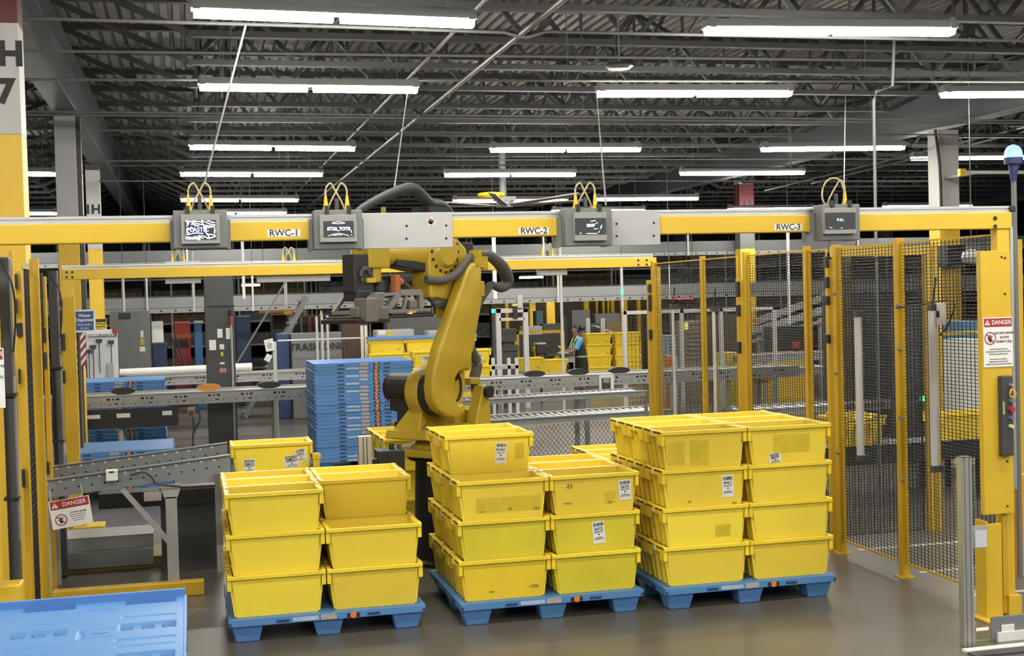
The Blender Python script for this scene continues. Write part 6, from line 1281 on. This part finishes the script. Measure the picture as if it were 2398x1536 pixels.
for lab, a, b, Ya, Yb in (('diagonal cable tray at the upper right, upper', (2398, 196), (1700, 400), 21.5, 36), ('diagonal cable tray at the upper right, lower', (2450, 285), (1790, 446), 21.5, 31), ('lowest diagonal conduit at the right', (2450, 295), (1900, 430), 22, 30)):
    run(lab, [aY(*a, Ya), aY(*b, Yb)], .02, name='cable_tray', cat='conduit')
t = thing('service_pole', 'thin grey service pole rising behind the beam left of the right column', 'pole', (0, 12.5, 0)); Y = 12.5; a = aY(2047, 490, Y); b = aY(2046, 215, Y); c = aY(2100, 202, Y)
g = MB(); g.tube([(a.x, Y, 0), (b.x, Y, b.z-.08), (b.x+.03, Y, b.z), (c.x-.05, Y, c.z), (c.x, Y, ROOF_Z-.75)], .017, sub=1); g.build('pole', PIPE, t)
t = thing('blue_beacon', 'glowing blue beacon dome on a pole at the right picture edge', 'beacon', (0, 10, 0)); Y = 9.2; p = aY(2373, 366, Y); zb = aY(2375, 490, Y).z
g = MB(); n = .072; g.lathe([(n, 0), (n, .02), (n*.9, .06), (n*.6, .09), (.01, .105)], c=(p.x, Y, p.z-.012), n=24); g.build('blue_dome', mat('beacon_blue', (.10, .16, 1), .3, emit=4.5), t, smooth=True)
g = MB(); g.lathe([(n, -.05), (n*1.02, 0), (n, .0)], c=(p.x, Y, p.z-.012), n=24); g.lathe([(.02, -.2), (n*.6, -.05), (n*.6, -.04)], c=(p.x, Y, p.z-.012), n=16); g.build('base_ring', mat('beacon_base', (.03, .035, .14), .5), t, smooth=True)
MB().cyl((p.x, Y, 0), (p.x, Y, p.z-.1), .022, n=10).build('pole', GREYB, t)
t = thing('white_wall_lamp', 'horizontal white tube with a yellow holder right of the pale column', 'tube lamp', (0, 20, 4)); a = aY(2252, 404, 19.2); b = aY(2420, 408, 19.2); MB().cyl((a.x, 19.2, a.z), (b.x, 19.2, a.z), .03, n=10).build('tube', WHITE, t); MB().box(a.x-.05, a.x+.06, 19.16, 19.24, a.z-.06, a.z+.06).build('holder', COLY, t); MB().box(12.7, a.x, 19.18, 19.22, a.z-.02, a.z+.02).build('arm', PIPE, t); MB().box(12.68, 12.74, 19.18, 20.22, a.z-.02, a.z+.02).build('bracket', PIPE, t)
# large ceiling fan
t = thing('ceiling_fan', 'large ceiling fan with yellow motor and long grey blades behind the beam', 'ceiling fan', (0, 24, 4)); Y = 24.5; c = aY(1182, 478, Y); m_ = aY(1150, 456, Y)
g = MB(); g.lathe([(.06, .06), (.26, .03), (.27, -.02), (.2, -.07), (.05, -.08)], c=(m_.x, Y, m_.z), n=20); o = g.build('motor_cover', mat('motor_yellow', (.85, .62, .02), .45), t, smooth=True)
g = MB(); g.cyl((c.x, Y, c.z-.06), (c.x, Y, c.z+.05), .17, n=18); g.cyl((c.x-.03, Y, c.z+.05), (c.x-.03, Y, 5.12), .07, n=12); g.box(c.x-.2, c.x+.2, Y-.1, Y+.1, c.z+.06, c.z+.14); g.build('hub', GREYB, t)
for k in range(6):
    th = math.radians(9+60*k); u = Vector((math.cos(th), math.sin(th), 0)); v = Vector((-u.y, u.x, 0)); o0 = Vector((c.x, Y, c.z)); zc = Vector((0, 0, .015))
    g = MB(); A = o0+u*.15; B = o0+u*1.75+Vector((0, 0, .10)); g.hexa([A-v*.08-zc, A+v*.08-zc*3, A+v*.08-zc*2, A-v*.08], [B-v*.07-zc, B+v*.07-zc*3, B+v*.07-zc*2, B-v*.07]); g.build('blade', mat('blade_grey', (.24, .22, .20), .5, .3), t)
t = thing('smoke_detector', 'pale disc hanging between joists above the second lamp row', 'ceiling disc', (0, 14, 5)); p = aY(1450, 162, 14.1); g = MB(); g.lathe([(.12, 0), (.16, .03), (.1, .07)], c=(p.x, 14.1, p.z), n=18); g.build('disc', PIPE, t, smooth=True); MB().cyl((p.x, 14.1, p.z+.06), (p.x, 14.1, ROOF_Z-.01), .012, n=6).build('stem', PIPE, t)
for lab, px0, px1, py, Y in (('small far row left of the third display', 1218, 1272, 650, 36), ('far row of small lamps below the RWC-3 beam, left', 1512, 1570, 580, 38), ('far row of small lamps below the RWC-3 beam, right', 1574, 1622, 580, 38), ('far row of small lamps left of the stair', 566, 609, 668, 36), ('far row of small lamps behind the fence post top', 1702, 1724, 577, 38)):
    a = aY(px0, py, Y); b = aY(px1, py, Y); t = thing('strip_light', 'white low strip light, '+lab, 'ceiling light', ((a.x+b.x)/2, Y, a.z), 0, 'low strip lights'); MB().box(a.x, b.x, Y, Y+.1, a.z-.03, a.z+.03).build('diffuser', mat('far_lamp', (1, .98, .95), .4, emit=6), t); MB().box(a.x, b.x, Y, Y+.1, a.z+.03, a.z+.07).build('housing', GREYB, t)
    for x in (a.x+.1, b.x-.1): MB().cyl((x, Y+.05, a.z), (x, Y+.05, ROOF_Z), .006, n=5).build('hanger_wire', STEEL, t)
# ---------------------------------------------------------------- lettering becomes plain meshes
bpy.context.view_layer.update(); dg = bpy.context.evaluated_depsgraph_get()
for o in [o for o in list(bpy.data.objects) if o.type == 'FONT']:
    me = bpy.data.meshes.new_from_object(o.evaluated_get(dg)); n = bpy.data.objects.new('lettering', me); COL.objects.link(n)
    n.parent = o.parent; n.location = o.location; n.rotation_euler = o.rotation_euler; n.scale = o.scale
    nm = o.name.split('.')[0]; bpy.data.objects.remove(o); n.name = nm
# a thing that is one mesh needs no empty above it
for r in [o for o in bpy.data.objects if o.type == 'EMPTY' and o.parent is None and len(o.children) == 1 and o.children[0].type == 'MESH' and not o.children[0].children]:
    c = r.children[0]; M = Matrix.Translation(r.location) @ r.rotation_euler.to_matrix().to_4x4() @ Matrix.Translation(c.location) @ c.rotation_euler.to_matrix().to_4x4()
    c.parent = None; c.location = M.to_translation(); c.rotation_euler = M.to_euler()
    for k in ('label', 'category', 'group', 'kind'):
        if k in r: c[k] = r[k]
    nm = r.name.split('.')[0]; bpy.data.objects.remove(r); c.name = nm
